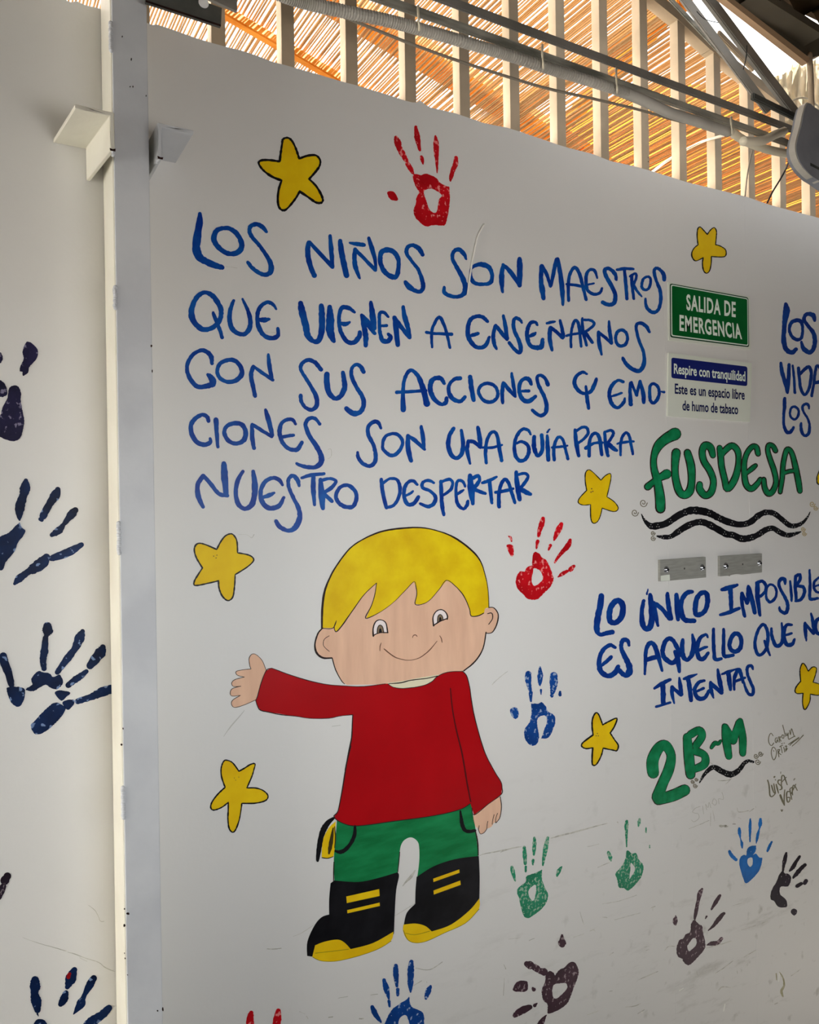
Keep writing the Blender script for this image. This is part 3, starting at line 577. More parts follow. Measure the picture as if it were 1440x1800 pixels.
l5 += LT(K, "97,540,32 110,650,36 140,780,30; 115,570,24 170,535,24 230,545,28 255,610,32 245,690,30 200,760,28 140,778,28 / 400,585,24 370,555,28 330,560,28 295,610,32 290,690,34 320,750,34 370,745,36 410,690,32; 300,680,20 340,660,24 365,640,18 / 540,570,22 500,550,28 450,565,28 445,610,30 510,640,28 555,690,32 540,745,36 490,770,32 425,745,24 / 600,560,30 605,680,34 610,760,34 625,840,28; 610,560,26 670,540,28 700,570,26 680,630,28 610,680,24 / 805,600,22 785,560,26 750,550,26 730,590,26 730,700,28 750,760,32 790,790,26 820,760,30 828,725,26; 740,665,24 770,645,26 790,630,16 / 845,510,42 855,620,56 870,745,30; 870,530,34 915,510,30 925,550,30 890,600,34; 875,620,34 930,645,32 975,660,24 / 950,570,26 1010,550,32 1070,520,22; 1010,560,32 1020,650,34 1030,740,26 / 1090,770,34 1090,660,32 1110,580,30 1140,540,30 1170,570,30 1200,660,32 1225,740,26; 1060,650,26 1130,640,30 1210,620,24 / 1235,480,30 1245,590,44 1265,710,36; 1255,500,26 1310,490,26 1335,520,26 1300,580,30 1265,620,28; 1270,620,38 1320,650,42 1355,665,28")
lettering('five handwritten blue lines beginning LOS NIÑOS SON MAESTROS, above the painted boy', [l1, l2, l3, l4, l5], BLUE, locpx=(740, 930))

V1 = (1320, 520, 6.925)
r1 = LT(V1, "425,100,46 435,180,80 415,300,64 405,420,52 400,540,58 430,650,60 500,690,58 550,650,46 / c470,420,38 490,330,44 545,300,50 605,310,50 630,380,36 620,500,38 570,535,44 505,500,40 / 775,300,40 760,240,60 700,220,50 660,240,46 650,300,44 700,370,42 760,450,50 780,550,52 760,650,54 710,690,54 640,640,54 615,560,30")
r2 = LT(V1, "365,820,36 380,930,48 420,1060,50 445,1180,34; 445,1180,34 460,1000,44 465,840,40 / 510,850,26 525,1000,30 535,1180,32 / 580,880,42 590,1000,38 605,1120,38 650,1205,34 700,1150,36 725,1050,38 735,930,38 705,865,42 650,900,42 600,950,38 / 740,1220,32 765,1080,34 780,950,34 805,850,34 850,900,36 870,1040,34 885,1220,34; 770,1060,38 870,1040,44")
r3 = LT(V1, "410,1250,38 410,1350,44 400,1460,32 400,1560,34 430,1650,44 480,1660,44 520,1600,32 / c475,1430,28 490,1370,28 535,1350,30 580,1390,28 575,1460,30 535,1505,30 490,1480,28 / 710,1375,20 700,1330,34 670,1315,34 630,1345,32 640,1410,28 690,1490,28 715,1580,32 700,1680,40 650,1700,34 615,1640,38 610,1550,32")
lettering('cut-off blue handwriting LOS VIDA LOS at the right edge, beside the signs', [r1, r2, r3], BLUE2, locpx=(1400, 770))

Q = (1020, 960, 4.8); R = (1200, 960, 6.0)
u1 = LT(Q, "178,420,48 170,500,52 150,590,52 140,700,50 165,745,34 220,735,40 270,725,40 / c245,590,48 260,510,48 310,460,48 355,490,50 355,580,52 310,640,48 260,640,48 / 535,460,30 520,550,36 525,650,46 555,700,40 590,680,50 605,600,50 600,500,48 590,410,36; 572,362,8 562,405,18 / 620,480,38 635,580,42 655,670,22; 640,490,38 690,530,36 755,610,42; 735,400,30 745,500,42 765,610,36 / 812,410,36 818,520,46 825,620,32 / 945,385,34 900,395,40 860,450,40 850,540,44 880,620,46 960,630,40 / c970,530,42 985,440,42 1025,395,40 1065,400,42 1075,470,42 1050,550,42 1000,580,42 975,570,40")
u1 += LT(R, "415,460,42 500,435,50 575,410,30; 505,460,50 510,560,46 515,680,42; 395,725,32 500,695,44 595,655,34 / 625,500,38 625,590,36 655,740,36; 630,500,32 680,600,38; 690,590,30 690,500,40 690,420,28; 695,430,38 730,560,50 760,700,40 / 790,400,48 790,530,50 815,730,32; 780,390,40 840,370,34 880,420,34 870,480,34 820,530,34 / c880,510,24 895,430,24 940,405,26 985,450,26 985,530,28 930,590,32 890,560,30 / 1080,400,24 1075,350,42 1035,350,40 1015,400,32 1040,470,34 1090,560,36 1110,640,38 1085,705,40 1030,680,34 1020,640,18 / 1135,370,22 1145,480,32 1150,580,22 / 1190,330,34 1190,460,36 1200,580,26; 1190,320,36 1235,300,34 1235,360,34 1195,420,30; 1200,420,30 1270,430,36 1285,490,34 1250,560,34 1190,580,26 / 1338,250,22 1345,400,32 1340,540,32 1370,560,36 1425,550,28 / 1455,320,20 1395,370,28 1385,430,28 1410,480,28 1455,490,26; 1395,425,20 1450,405,22")
u2 = LT(Q, "295,855,28 250,835,34 190,880,38 160,960,38 170,1050,46 230,1095,44 290,1070,44 320,1015,36; 175,1010,24 220,975,34 260,935,32 / 410,835,24 400,795,36 360,795,38 345,850,34 370,920,42 410,1000,50 415,1060,56 380,1090,44 330,1050,40 315,1015,28 / 545,1080,20 550,990,28 555,880,34 585,820,40 620,830,40 650,900,42 690,1050,24; 555,960,40 660,930,38 / c695,880,38 720,800,38 760,780,38 800,820,38 830,900,40 810,960,42 770,985,42 710,940,40; 800,890,34 825,960,44 835,1060,26 / 865,790,32 860,870,40 870,930,42 900,960,34 940,920,40 960,830,42 945,745,20 / 1075,770,18 1060,745,24 1010,780,36 985,860,38 1000,940,40 1040,950,36 1080,900,26; 1000,880,24 1040,860,26 1070,850,20 / 1125,700,24 1125,800,30 1130,900,32 1140,955,32 1190,950,26 / 1210,700,26 1210,800,30 1210,900,32 1225,930,34 1290,920,28 / c1260,820,36 1290,750,38 1330,740,38 1360,790,36 1350,860,38 1310,890,38 1270,870,38")
u2 += LT(R, "c765,990,34 800,880,34 850,825,34 890,880,36 900,980,36 880,1090,34 810,1150,36 770,1090,36; 865,1000,28 890,1070,34 920,1150,22 / 935,870,26 945,960,36 985,1050,44 1040,1030,40 1060,950,42 1045,810,20 / 1150,830,28 1100,830,34 1075,880,36 1070,960,40 1100,1040,44 1160,1030,40 1180,980,24; 1085,940,24 1150,920,28 / 1290,810,32 1295,900,40 1305,1000,16; 1295,820,32 1380,920,36; 1355,710,20 1375,800,36 1385,910,32 / c1460,760,38 1410,790,40 1400,860,40 1415,910,40 1450,925,38 1490,860,38 1490,800,36")
u3 = LT(Q, "625,1200,22 690,1160,36 760,1125,26; 695,1165,42 700,1250,44 700,1330,38; 640,1355,22 760,1320,22 / 775,1190,32 775,1250,32 793,1325,14; 780,1195,32 850,1255,30; 835,1110,16 845,1180,34 855,1250,28 / 875,1120,24 930,1100,30 985,1080,12; 910,1120,38 925,1210,40 935,1300,32 / 1045,1135,24 1000,1150,30 965,1210,34 990,1280,40 1050,1280,34 1085,1220,26; 985,1225,20 1040,1200,24 / 1100,1150,28 1105,1220,34 1125,1280,14; 1105,1160,34 1190,1235,36; 1160,1040,20 1175,1130,40 1195,1220,32 / 1195,1080,16 1250,1060,28 1320,1035,12; 1250,1070,38 1260,1150,38 1268,1210,26 / 1300,1210,20 1300,1120,30 1330,1045,34 1350,1060,34 1375,1150,26; 1310,1140,24 1390,1110,20")
u3 += LT(R, "740,1300,22 730,1265,34 690,1270,34 680,1330,32 710,1420,34 745,1500,34 740,1560,36 700,1560,34 665,1500,30 650,1440,20")
lettering('three blue handwritten lines LO ÚNICO IMPOSIBLE ES AQUELLO QUE NO INTENTAS below the metal plates', [u1, u2, u3], BLUE2, locpx=(1240, 1245))

M_ = (1000, 740, 4.8); N_ = (1180, 740, 5.5385); O_ = (1000, 1230, 3.2727)
g1 = LT(M_, "895,110,100 820,150,84 755,210,74 718,300,52 718,400,54 745,500,66 768,640,78 772,738,80; 665,555,58 740,495,50 825,448,76 / 905,268,72 895,380,58 900,480,58 930,590,64 975,625,62 1020,590,66 1036,500,58 1030,380,66 1000,268,58 / 1215,290,46 1195,225,58 1150,205,58 1125,260,54 1140,340,54 1190,420,54 1220,510,50 1200,600,56 1150,628,58 1105,580,58 1103,535,48")
g1 += LT(N_, "470,262,50 480,330,58 490,440,58 520,570,58 545,660,62 600,600,66 640,500,60 655,380,50 645,290,58 590,240,58 520,290,58 490,330,50 / 845,320,48 830,260,52 790,250,50 740,310,48 712,400,48 712,520,54 730,620,58 780,660,58 840,610,48 866,566,38; 730,510,36 790,460,48 820,434,38 / 1015,290,46 990,245,44 950,235,44 940,290,44 965,380,48 1000,480,50 1020,590,48 990,680,52 945,708,54 910,650,50 900,570,46 / 1060,692,40 1080,560,44 1090,420,46 1120,290,46 1150,280,46 1180,330,46 1210,450,54 1240,600,54 1252,682,46; 1090,510,34 1150,490,38 1205,485,38")
lettering('big green outlined capitals above the wavy black lines', [g1], GREEN, name='painted_word', line_name=None, outline_m=INK, grow=.9, shrink=-.9, jit=.15, locpx=(1280, 900))
g2 = LT(O_, "485,420,64 482,350,66 515,280,60 555,262,56 588,320,50 575,400,58 540,480,58 510,560,66; 515,575,60 600,550,66 665,520,64 / 680,215,46 690,320,58 700,430,54; 700,200,44 750,175,42 765,210,44 730,265,44; 730,295,48 780,320,40 780,370,46 720,400,40 / 820,275,18 840,250,24 860,252,20 873,236,14 / 895,152,30 905,230,46 920,325,38; 900,155,34 940,230,44; 945,235,44 980,130,38; 985,122,32 1000,220,42 1000,308,36")
lettering('green painted class name 2B~M near the pencil signatures', [g2], GREEN, name='painted_word', line_name=None, outline_m=INK, grow=.6, shrink=-.35, jit=.1, locpx=(1220, 1410))

def pencil(label, crop, sts, wd, m, locpx, name='pencil_signature', part='pencil_stroke'):
    root = thing(name, label, 'signature' if 'sign' in name else 'doodle', centre_px(*locpx))
    for s in sts.split(';'):
        bm = bmesh.new(); stroke(bm, s.strip(), crop, .0003, wdef=wd, n=4); build(part, bm, m, root)
PEN = mat('faint_marker', (92, 88, 70), (112, 108, 90), scale=60, rough=.6)
PENL = mat('pale_marker', (112, 106, 92), rough=.6)
P_ = (1300, 1250, 9.4737)
pencil('thin grey handwritten signature with double underline, right of the green class name', P_, "560,410 525,368 492,420 485,500 510,560 540,572 572,530; 640,450 605,450 595,500 615,525 632,470 645,515; 650,425 662,470 672,518; 655,440 685,425 672,462 695,500; c712,445 705,415 720,395 740,410 735,450; 720,232 745,330 765,420; 775,365 788,410 812,362; 812,362 812,430 822,470 840,462; 835,320 850,395 868,290 905,400 925,425; 825,470 925,415; 815,555 990,438; 840,570 880,530 990,450; 878,582 960,510 1065,400; c570,600 605,640 618,700 600,780 570,812 545,770 530,690 545,620; 570,655 572,668; 638,640 648,700 658,762; 640,645 672,640 655,690 692,725; 668,595 700,575 720,568; 692,590 705,650 712,695; 735,600 748,640 752,680; 758,590 788,580 768,650 800,618 770,668; 700,545 715,535; 740,535 750,530", 13, PEN, (1370, 1338))
pencil('small bold grey handwritten signature below the double-underlined one', P_, "470,1150,20 492,1230,22 500,1310,22 508,1400,22 540,1425,18 590,1385,14; 535,1235,20 552,1300,24 572,1350,22 598,1370,20 585,1290,22 572,1210,18; 612,1220,22 630,1290,26 650,1365,16; 578,1100,26 588,1090,22; 598,1140,16 600,1150,14; 690,1150,16 650,1152,20 645,1200,20 700,1250,22 705,1295,20 668,1310,14; 700,1290,16 700,1180,18 706,1085,20 740,1075,18 765,1140,20 795,1225,16; 690,1200,14 780,1100,12; 680,1400,34 715,1490,34 748,1565,20; 748,1560,16 745,1440,22 755,1310,16; 835,1340,16 795,1345,20 785,1420,22 800,1510,22 832,1500,20 840,1440,18 795,1440,14; 840,1300,18 855,1390,22 872,1470,16; 845,1290,16 885,1270,18 880,1340,18 860,1375,16; 885,1395,18 880,1320,18 895,1240,18 925,1250,18 962,1320,16; 885,1330,14 940,1215,12; 690,1010,10 686,1042,8; 905,1150,12 918,1125,12 930,1130,8; 692,1640,12 705,1670,14 720,1640,10", 18, PEN, (1375, 1418))

# wavy black ribbons with white dots and small curls
DOT = mat('white_dot_paint', (190, 190, 186), rough=.5)
def ribbon(label, segs, name, dots, locpx, curls=()):
    root = thing(name, label, 'ornament', centre_px(*locpx))
    P = []
    for crop, s in segs: P += [(f'{a[0]:.2f},{a[1]:.2f},{a[2]:.2f}') for a in parse(s, crop)]
    bm = bmesh.new(); stroke(bm, ' '.join(P), (0, 0, 1), .0005, n=6, jit=.12); build('wavy_band', bm, BLACK, root)
    bm = bmesh.new(); pts = [tuple(float(v) for v in p.split(',')) for p in P]
    cm = catmull(pts, False, 8)
    for k in range(dots):
        x, y, w_ = cm[int((k + .7) * len(cm) / (dots + .6))]
        for dx, dy in ((0, -2.2), (-2, 1.6), (2.2, 1.8)): stroke(bm, f'{x + dx:.1f},{y + dy:.1f},1.1', (0, 0, 1), .0009)
    d = build('white_dots', bm, DOT, root); d['kind'] = 'stuff'
    for cx, cy, r_, m in curls:
        s = ' '.join(f'{cx + r_ * (1 - t / 13) * math.cos(t * .85):.2f},{cy + r_ * (1 - t / 13) * math.sin(t * .85) * 1.1:.2f},1.5' for t in range(12))
        bm = bmesh.new(); stroke(bm, s, (0, 0, 1), .0004); build('curl', bm, m, root)
GOLD = mat('faint_gold_marker', (164, 150, 116), rough=.6)
ribbon('long wavy black ribbon directly under the green capitals', [(M_, "612,785,6 640,840,24 690,885,50 740,885,60 820,865,56 920,800,58 1010,760,62 1080,755,66 1180,775,62 1260,815,58 1340,850,56"), (N_, "660,1008,60 760,990,60 850,920,58 920,890,56 1000,900,52 1080,960,50 1150,1015,50 1210,1020,44 1280,990,32 1330,930,16 1352,885,6")], 'wavy_ribbon', 17, (1270, 925), ((1116, 901, 6.5, PENL), (1131, 884, 7, PENL), (1428, 886, 5, GOLD), (1434, 893, 4, GOLD)))
ribbon('lower wavy black ribbon above the metal plates', [(M_, "745,972,14 800,980,36 860,975,42 920,935,50 1000,885,54 1080,855,54 1150,860,56 1250,910,58 1330,955,58"), (N_, "600,1110,60 680,1145,66 760,1140,64 840,1110,58 920,1060,58 990,1045,54 1060,1085,52 1130,1112,48 1200,1100,38 1262,1078,12")], 'wavy_ribbon', 15, (1290, 950), ((1148, 937, 4, PENL), (1148, 946, 4.4, PENL), (1412, 930, 4, GOLD), (1414, 938, 4, GOLD)))
ribbon('short wavy black ribbon under the green class name', [(O_, "752,478,5 780,430,18 830,388,28 880,412,34 930,430,36 975,408,28 1010,365,22 1035,352,20 1060,358,14")], 'wavy_ribbon', 10, (1290, 1370), ((1217.5, 1374, 3.4, PENL), (1224, 1370, 3.2, PENL), (1222, 1381, 4, PENL), (1329, 1329, 4.4, PEN), (1337, 1325, 4.4, PEN), (1332, 1339, 5, PEN)))

# ------------------------------------------------------------------ stars
def star(label, crop, s, wd, dots=(), locpx=None, mrk=BLACK):
    O = outline(s, crop, 5); cx = sum(p[0] for p in O) / len(O); cy = sum(p[1] for p in O) / len(O)
    root = thing('painted_star', label, 'star', centre_px(cx, max(p[1] for p in O)), 'yellow stars painted on the wall')
    bm = bmesh.new(); fill(bm, [O], .0005); build('star_fill', bm, YEL, root)
    bm = bmesh.new(); st = 'c' + ' '.join(f'{x:.2f},{y:.2f},{wd / crop[2] * random.uniform(.75, 1.25):.2f}' for x, y in O)
    stroke(bm, st, (0, 0, 1), .0008, n=1); build('star_outline', bm, mrk, root)
    for x, y in dots:
        bm = bmesh.new(); stroke(bm, f'{x},{y},10', crop, .0008); build('dot', bm, INKB, root)
star('yellow star with the thickest black outline, left of the top red handprint', (440, 220, 6), "345,150 395,135 440,170 480,250 515,355! 600,325 690,320 735,370 730,430 690,490 620,570! 690,640 740,720 765,790 745,820 690,815 610,760 520,700! 480,770 400,870 350,900 305,870 290,790 300,680 330,585! 230,545 140,480 90,410 110,375 200,370 310,385! 320,300 335,200", 23)
star('small yellow star above the green exit sign', (1140, 380, 4.8), "415,110 435,92 465,120 495,155! 525,115 555,97 573,130 570,190 565,240! 610,255 650,285 652,330 620,345 530,340! 528,400 515,460 490,482 465,460 455,400 462,350! 400,378 370,350 365,310 385,270 418,242! 410,170", 8)
star('yellow star left of the big green capitals', M_, "140,440 165,412 200,430 270,500! 310,460 350,445 352,500 320,640! 380,680 415,730 400,760 360,762 280,735! 265,800 240,850 205,862 185,820 182,705! 120,710 80,690 90,650 150,585! 138,510", 7, ((185, 600), (200, 594), (190, 572)))
star('yellow star directly left of the painted boy\'s hair', (320, 920, 6), "140,235 180,210 250,225 365,275! 410,190 460,130 520,110 560,145 580,200 585,310! 690,330 745,360 750,400 680,465 560,540! 555,640 540,760 510,805 470,810 420,760 390,680 385,605! 280,630 140,655 130,610 170,540 215,470! 155,370 130,290", 15, ((332, 345), (366, 335), (357, 364)))
star('yellow star at lower left, below the painted boy\'s outstretched arm', (340, 1320, 8), "400,200 430,140 470,130 550,165 640,285! 720,240 800,190 865,180 850,260 820,360 750,520! 870,520 970,550 1040,610 1040,670 980,710 850,735 680,735! 665,850 640,980 590,1110 545,1140 500,1080 485,950 490,830 490,720! 400,790 290,830 245,800 260,720 340,610 445,510! 400,380 388,280", 18, ((572, 378), (635, 366), (592, 408)))
star('yellow star left of the green class name and right of the blue handprint', (880, 1160, 6), "970,620 1000,560 1030,570 1060,640 1075,685! 1140,650 1225,615 1200,700 1155,770! 1200,840 1240,900 1225,955 1180,950 1080,930! 1060,1010 1010,1100 970,1105 965,1030 972,925! 900,935 855,910 870,870 975,790! 965,700", 14, ((1005, 800), (1018, 775), (1028, 800)))
star('yellow star cut by the right edge below the last blue sentence', R, "1240,1290 1265,1235 1295,1260 1325,1320! 1370,1275 1410,1285 1405,1340 1375,1435! 1440,1455 1480,1500 1440,1570 1345,1560! 1340,1640 1290,1725 1265,1660 1270,1550! 1210,1555 1185,1530 1200,1480 1245,1425! 1238,1350", 10)
star('sliver of a yellow star at the right edge beside the green capitals', (0, 0, 1), "1447,810! 1452,828! 1470,830! 1457,846! 1462,862! 1447,853! 1437,850 1436,838!", 1.5)

# ------------------------------------------------------------------ handprints: palm > , fingers, thumb; every print traced by itself
HR = printm('red_handprint', (146, 4, 14), (200, 112, 110), .585)
HB = printm('blue_handprint', (6, 46, 104), (126, 144, 170), .59, 130)
HG = printm('green_handprint', (20, 98, 70), (124, 152, 132), .55, 170)
HI = printm('indigo_handprint', (18, 16, 36), (104, 100, 122), .58, 110, (36, 32, 66))
HN = printm('navy_handprint', (4, 12, 34), (96, 116, 150), .61, 90, (14, 38, 80))
HBR = printm('bright_blue_handprint', (12, 74, 132), (110, 150, 180), .70)
HK = printm('black_plum_handprint', (24, 18, 24), (110, 100, 105), .66, 120, (36, 26, 40))
HP = printm('plum_handprint', (42, 22, 32), (120, 104, 108), .60, 130)
def poly(s, crop, amp=.35):
    return rough(outline(s, crop, 4), amp, 1.6)
def handprint(label, crop, m, palm, holes=(), fingers=(), thumb=(), blobs=(), amp=.4, palms=()):
    allp = parse(palm, crop) if palm else parse(fingers[0].split(';')[0], crop)
    cx = sum(p[0] for p in allp) / len(allp); cy = max(p[1] for p in allp)
    root = thing('painted_handprint', label, 'handprint', centre_px(cx, min(cy, 1795)), 'handprints on the wall')
    for pl in ((palm,) if palm else ()) + tuple(palms):
        bm = bmesh.new(); L = [poly(pl, crop, amp)]
        if pl == palm: L += [poly(h, crop, amp) for h in holes]
        fill(bm, L, .0005); build('palm', bm, m, root)
    for nm, fs in (('finger', fingers), ('thumb', thumb)):
        for f in fs:
            bm = bmesh.new()
            for s in f.split(';'):
                s = s.strip()
                if s[0] == 'p': fill(bm, [poly(s[1:], crop, amp)], .0005)
                else: stroke(bm, s, crop, .0005, jit=.22, n=6)
            build(nm, bm, m, root)
handprint('red handprint above the first blue line, close to the wall top', (660, 210, 6), HR, "395,600 420,575 480,588 530,572 600,595 650,625 670,660 730,695 778,712! 785,830 775,950 740,1100 700,1120 610,1115 540,1130 480,1095 420,1030 403,950 430,880 430,830 460,765 420,700",
    ("510,765 575,730 640,750 700,800 670,850 650,960 620,985 570,950 540,870",), ("215,190,40 235,245,72 250,300,60 290,370,58 325,435,44; 340,470,48 370,520,52 398,572,24", "425,80,30 440,180,60 455,260,44 468,325,26; 485,395,34 495,430,36 502,470,14", "632,175,20 640,250,56 642,350,50 648,450,34 651,565,8", "850,405,40 845,470,56 820,530,48 800,600,44 790,650,18"), ("p125,770 165,755 205,775 240,845 205,858 150,835",))
handprint('red handprint right of the painted boy\'s hair', (860, 890, 8), HR, "655,640 710,670 740,720 800,755 850,850 890,960 905,1030 860,1130 780,1210 690,1300 620,1315 540,1300 480,1240 400,1160 375,1080 385,990 430,920 500,920! 530,860 605,830! 605,740 625,660",
    ("630,870 720,910 755,1000 740,1050 640,1120 595,1060 610,950",), ("755,170,56 738,250,76 710,330,60 695,420,44; 680,490,56 665,590,24", "1015,250,60 975,330,80 930,430,54 910,480,20; 860,550,44 835,612,26", "1140,470,40 1110,550,74 1030,640,56 980,700,44 920,790,28", "1190,840,44 1140,890,70; 1100,910,40 1030,950,56 965,995,14"), ("270,420,14 300,440,34 315,492,20; p245,545 325,545 345,620 340,690 310,705 275,650",))
handprint('royal blue handprint just right of the painted boy\'s sleeve', (880, 1160, 6), HB, "320,460! 400,460 430,445 470,480 500,540 560,580 580,640 545,750 500,820 430,830! 460,740 490,650 470,585 410,600 385,640 390,720 405,800 385,880 340,905 280,870 250,800 260,720 305,660 325,570",
    (), ("292,145,60 290,200,66 300,270,48 312,315,36; 318,345,42 320,435,22", "415,70,12 418,150,56 415,230,44 415,272,12; 425,315,24 428,365,8", "560,168,80 560,240,84 555,300,64 545,345,46; 540,374,38 542,382,30", "627,338,26 627,368,34"), ("p100,530 140,500 185,520 185,600 150,622 115,590",), amp=.5)
G5 = (880, 1440, 4.8)
handprint('light green handprint right of the painted boy\'s boots, lower left of the two green ones', G5, HG, "350,425! 350,510 380,590 402,640 380,710 330,770 230,835 185,790 155,660 140,630 150,580 210,530 220,480 290,455",
    ("235,600 275,560 300,560 295,640 275,690 240,650",), ("200,235,24 203,290,34 208,375,24; 212,400,20 212,440,16", "285,155,20 285,220,34 280,300,18; 274,345,24 272,385,10", "398,155,22 385,220,38 370,300,32 356,390,12", "95,405,26 105,450,36 124,520,12"), ("515,400,12 490,440,34 475,480,14",))
handprint('green handprint with one long finger, right of the other green one', G5, HG, "1068,262 1110,290 1145,285 1165,340 1205,390 1195,460 1165,520 1080,600 1040,580 1000,575 985,510 970,460 1020,400 1055,330",
    ("1100,365 1135,420 1100,490 1085,500 1095,430",), ("1065,15,22 1062,50,32 1062,120,22 1064,232,8", "1174,-2,18 1168,30,26 1164,60,10", "1228,72,10 1226,110,12; 1258,220,8 1258,240,10"), ("910,280,24 925,320,34 930,348,14",))
B6 = (1240, 1420, 7.2)
handprint('bright blue handprint at lower right with an oval gap in its palm', B6, HBR, "560,490 640,475! 640,540 600,600 640,578 680,625 722,632! 700,750 640,850 520,955 480,890 440,760 430,680 450,620 490,595 520,600 525,540",
    ("530,660 560,630 600,640 595,720 570,748 540,720",), ("430,260,30 432,310,44 445,390,12 462,450,36 465,505,18", "570,135,14 568,210,34 565,320,28 565,428,14", "698,145,34 692,210,48 685,260,18 665,330,36 655,390,32 643,450,8", "305,550,36 330,600,46 385,655,42"), ("840,430,22 810,490,34 785,550,22",), amp=.25)
handprint('black plum handprint at the right edge shaped like a hook', B6, HK, "975,800 1010,830 1050,835 1085,890 1050,990 960,995 940,1040 950,1100 1020,1160 1035,1240 1000,1260 920,1250 870,1180 830,1160 825,1100 850,1020 900,940 930,860",
    (), ("1025,570,26 1010,640,50 990,740,34 980,810,20", "1195,615,32 1150,680,40 1110,750,50 1065,800,18", "1260,720,42 1200,780,50 1150,840,50 1110,885,22", "1275,925,50 1255,955,50; 1215,960,40 1160,990,48"), ("p1085,1300 1110,1278 1150,1285 1160,1325 1125,1362 1085,1330",), amp=.25)
handprint('dark plum handprint between the bright blue print and the frame bottom', (1140, 1540, 7.2), HP, "580,555 640,610 680,630 690,710 720,870 690,950 620,1030 540,1110 490,1125 440,1080 430,1050 375,1020 355,950 365,860 400,805 440,790 470,740 530,705 540,610",
    ("490,890 520,840 555,790 600,790 610,860 550,930 510,950",), ("680,160,28 650,220,54 625,330,40 605,430,46 585,542,28", "905,245,32 865,310,50 795,422,22; 735,510,22 718,542,8", "955,470,38 900,530,56 830,620,40 755,690,8", "925,790,40 880,840,50 800,855,54 735,873,6"), ("p345,490! 370,550 350,620 320,610 310,555",))
P9 = (860, 1620, 6)
handprint('plum handprint lying sideways at the bottom, below the light green one', P9, HP, "610,540 640,520 680,540 695,570! 740,510 800,480 850,430 900,430 935,490 940,560 890,700 830,850 750,920 640,970 615,960! 615,870 570,830 555,720 590,640 595,570",
    ("665,710 690,660 740,650 810,650 820,710 730,800 690,810 670,780",), ("395,445,60 430,458,84; 478,480,74 510,500,70; 540,520,60 575,530,80", "p250,720 290,640 350,622 405,640 395,730 300,738; 460,698,24 468,714,42", "268,990,50 340,940,76 430,900,56; 480,885,38 505,860,12", "602,985,8 570,1030,44 530,1090,60"), ("768,145,24 768,175,44 768,215,84 768,240,70",))
handprint('blue handprint at the bottom edge below the painted boy\'s boots', (400, 1660, 3.6), HB, "1150,330! 1165,395 1235,430 1243,500 1230,600 1150,640 1060,640 990,560 1000,490 1040,415 1090,375 1130,350",
    ("1095,462 1128,448 1150,500 1145,570 1110,590 1080,560 1080,500",), ("990,225,22 1005,280,38 1020,340,14; 1022,358,20 1026,392,14", "1065,135,26 1065,180,36 1072,262,18; 1077,285,22 1077,320,18", "1163,110,26 1160,160,40 1158,250,34 1158,302,10", "915,395,26 935,440,36 970,490,14"), ("1285,265,18 1268,300,38 1255,342,16",))
handprint('red handprint fingertips at the very bottom, left of the blue print', (400, 1660, 3.6), HR, None, (), ("150,432,30 142,480,50 150,560,44", "322,420,30 315,470,52 300,560,44"))
L12 = (0, 590, 7.2)
handprint('dark indigo handprint at the left edge, topmost left of the post', L12, HI, "100,740 120,660 175,630 235,650 268,740 262,800 280,930 305,1050 300,1150 260,1290 180,1335 100,1325 0,1280 -90,1200 -60,1050 0,1010 40,890 90,800",
    (), ("p305,130 350,75 420,110 475,180 480,240 450,310 370,400 355,470 290,510 285,460 250,450 260,380 300,300 285,210", "p0,210 28,250 35,290 20,330 0,350 -60,340 -60,220"), ("p0,565 50,600 85,660 90,740 40,775 0,775 -80,770 -80,570",))
L13 = (0, 820, 6)
handprint('navy handprint left of the post with a long curved little finger, second from top', L13, HN, "205,590! 230,640 268,680 240,740 190,800 150,900 60,1010 40,1070 0,1095 -150,1050 -150,850 0,740 90,700 150,640",
    (), ("272,150,50 265,230,112 245,310,84 215,400,108 205,490,88 205,565,22", "610,245,60 580,310,104 520,400,76 455,520,80; 425,555,40 440,565,40", "795,460,70 750,510,88 672,610,46 620,675,84 545,722,44", "860,825,56 760,885,84 660,930,84 540,970,62; 490,960,90 440,1020,130 350,1080,110 290,1115,70 200,1185,80 155,1235,34"), (), amp=.3)
L14 = (0, 1080, 6)
handprint('navy handprint left of the post with splayed fingers and broken palm', L14, HN, "270,790 340,740 330,680 400,600 450,610 520,620 560,660 630,635 665,720 600,790 530,770 480,740 420,770 350,810",
    (), ("500,125,90 500,180,112 490,222,50; 480,250,56 470,380,80 455,480,70 465,570,56", "872,178,50 840,250,108 790,360,76 700,480,80 605,610,56", "1085,345,64 1060,400,114 950,540,84; 912,600,50 850,650,64 790,690,70 720,745,60", "1165,790,96 1060,825,100 960,870,70 820,915,64"), ("35,440,80 50,520,100 90,620,86 120,740,68; p70,800 95,765 200,765 262,790 250,900 200,975 120,930",), amp=.45,
    palms=("580,820 640,800 740,825 700,870 650,910 600,870", "660,920 780,900 770,960 710,1005", "440,1040 540,950 600,930 680,970 690,1010 620,1110 500,1220 420,1260 360,1255 325,1170 380,1110"))
L15 = (0, 1500, 6)
handprint('black fingertip of a handprint at the left edge, above the lowest one', L15, HK, None, (), ("78,240,80 50,285,90; 35,345,70 -20,450,90",))
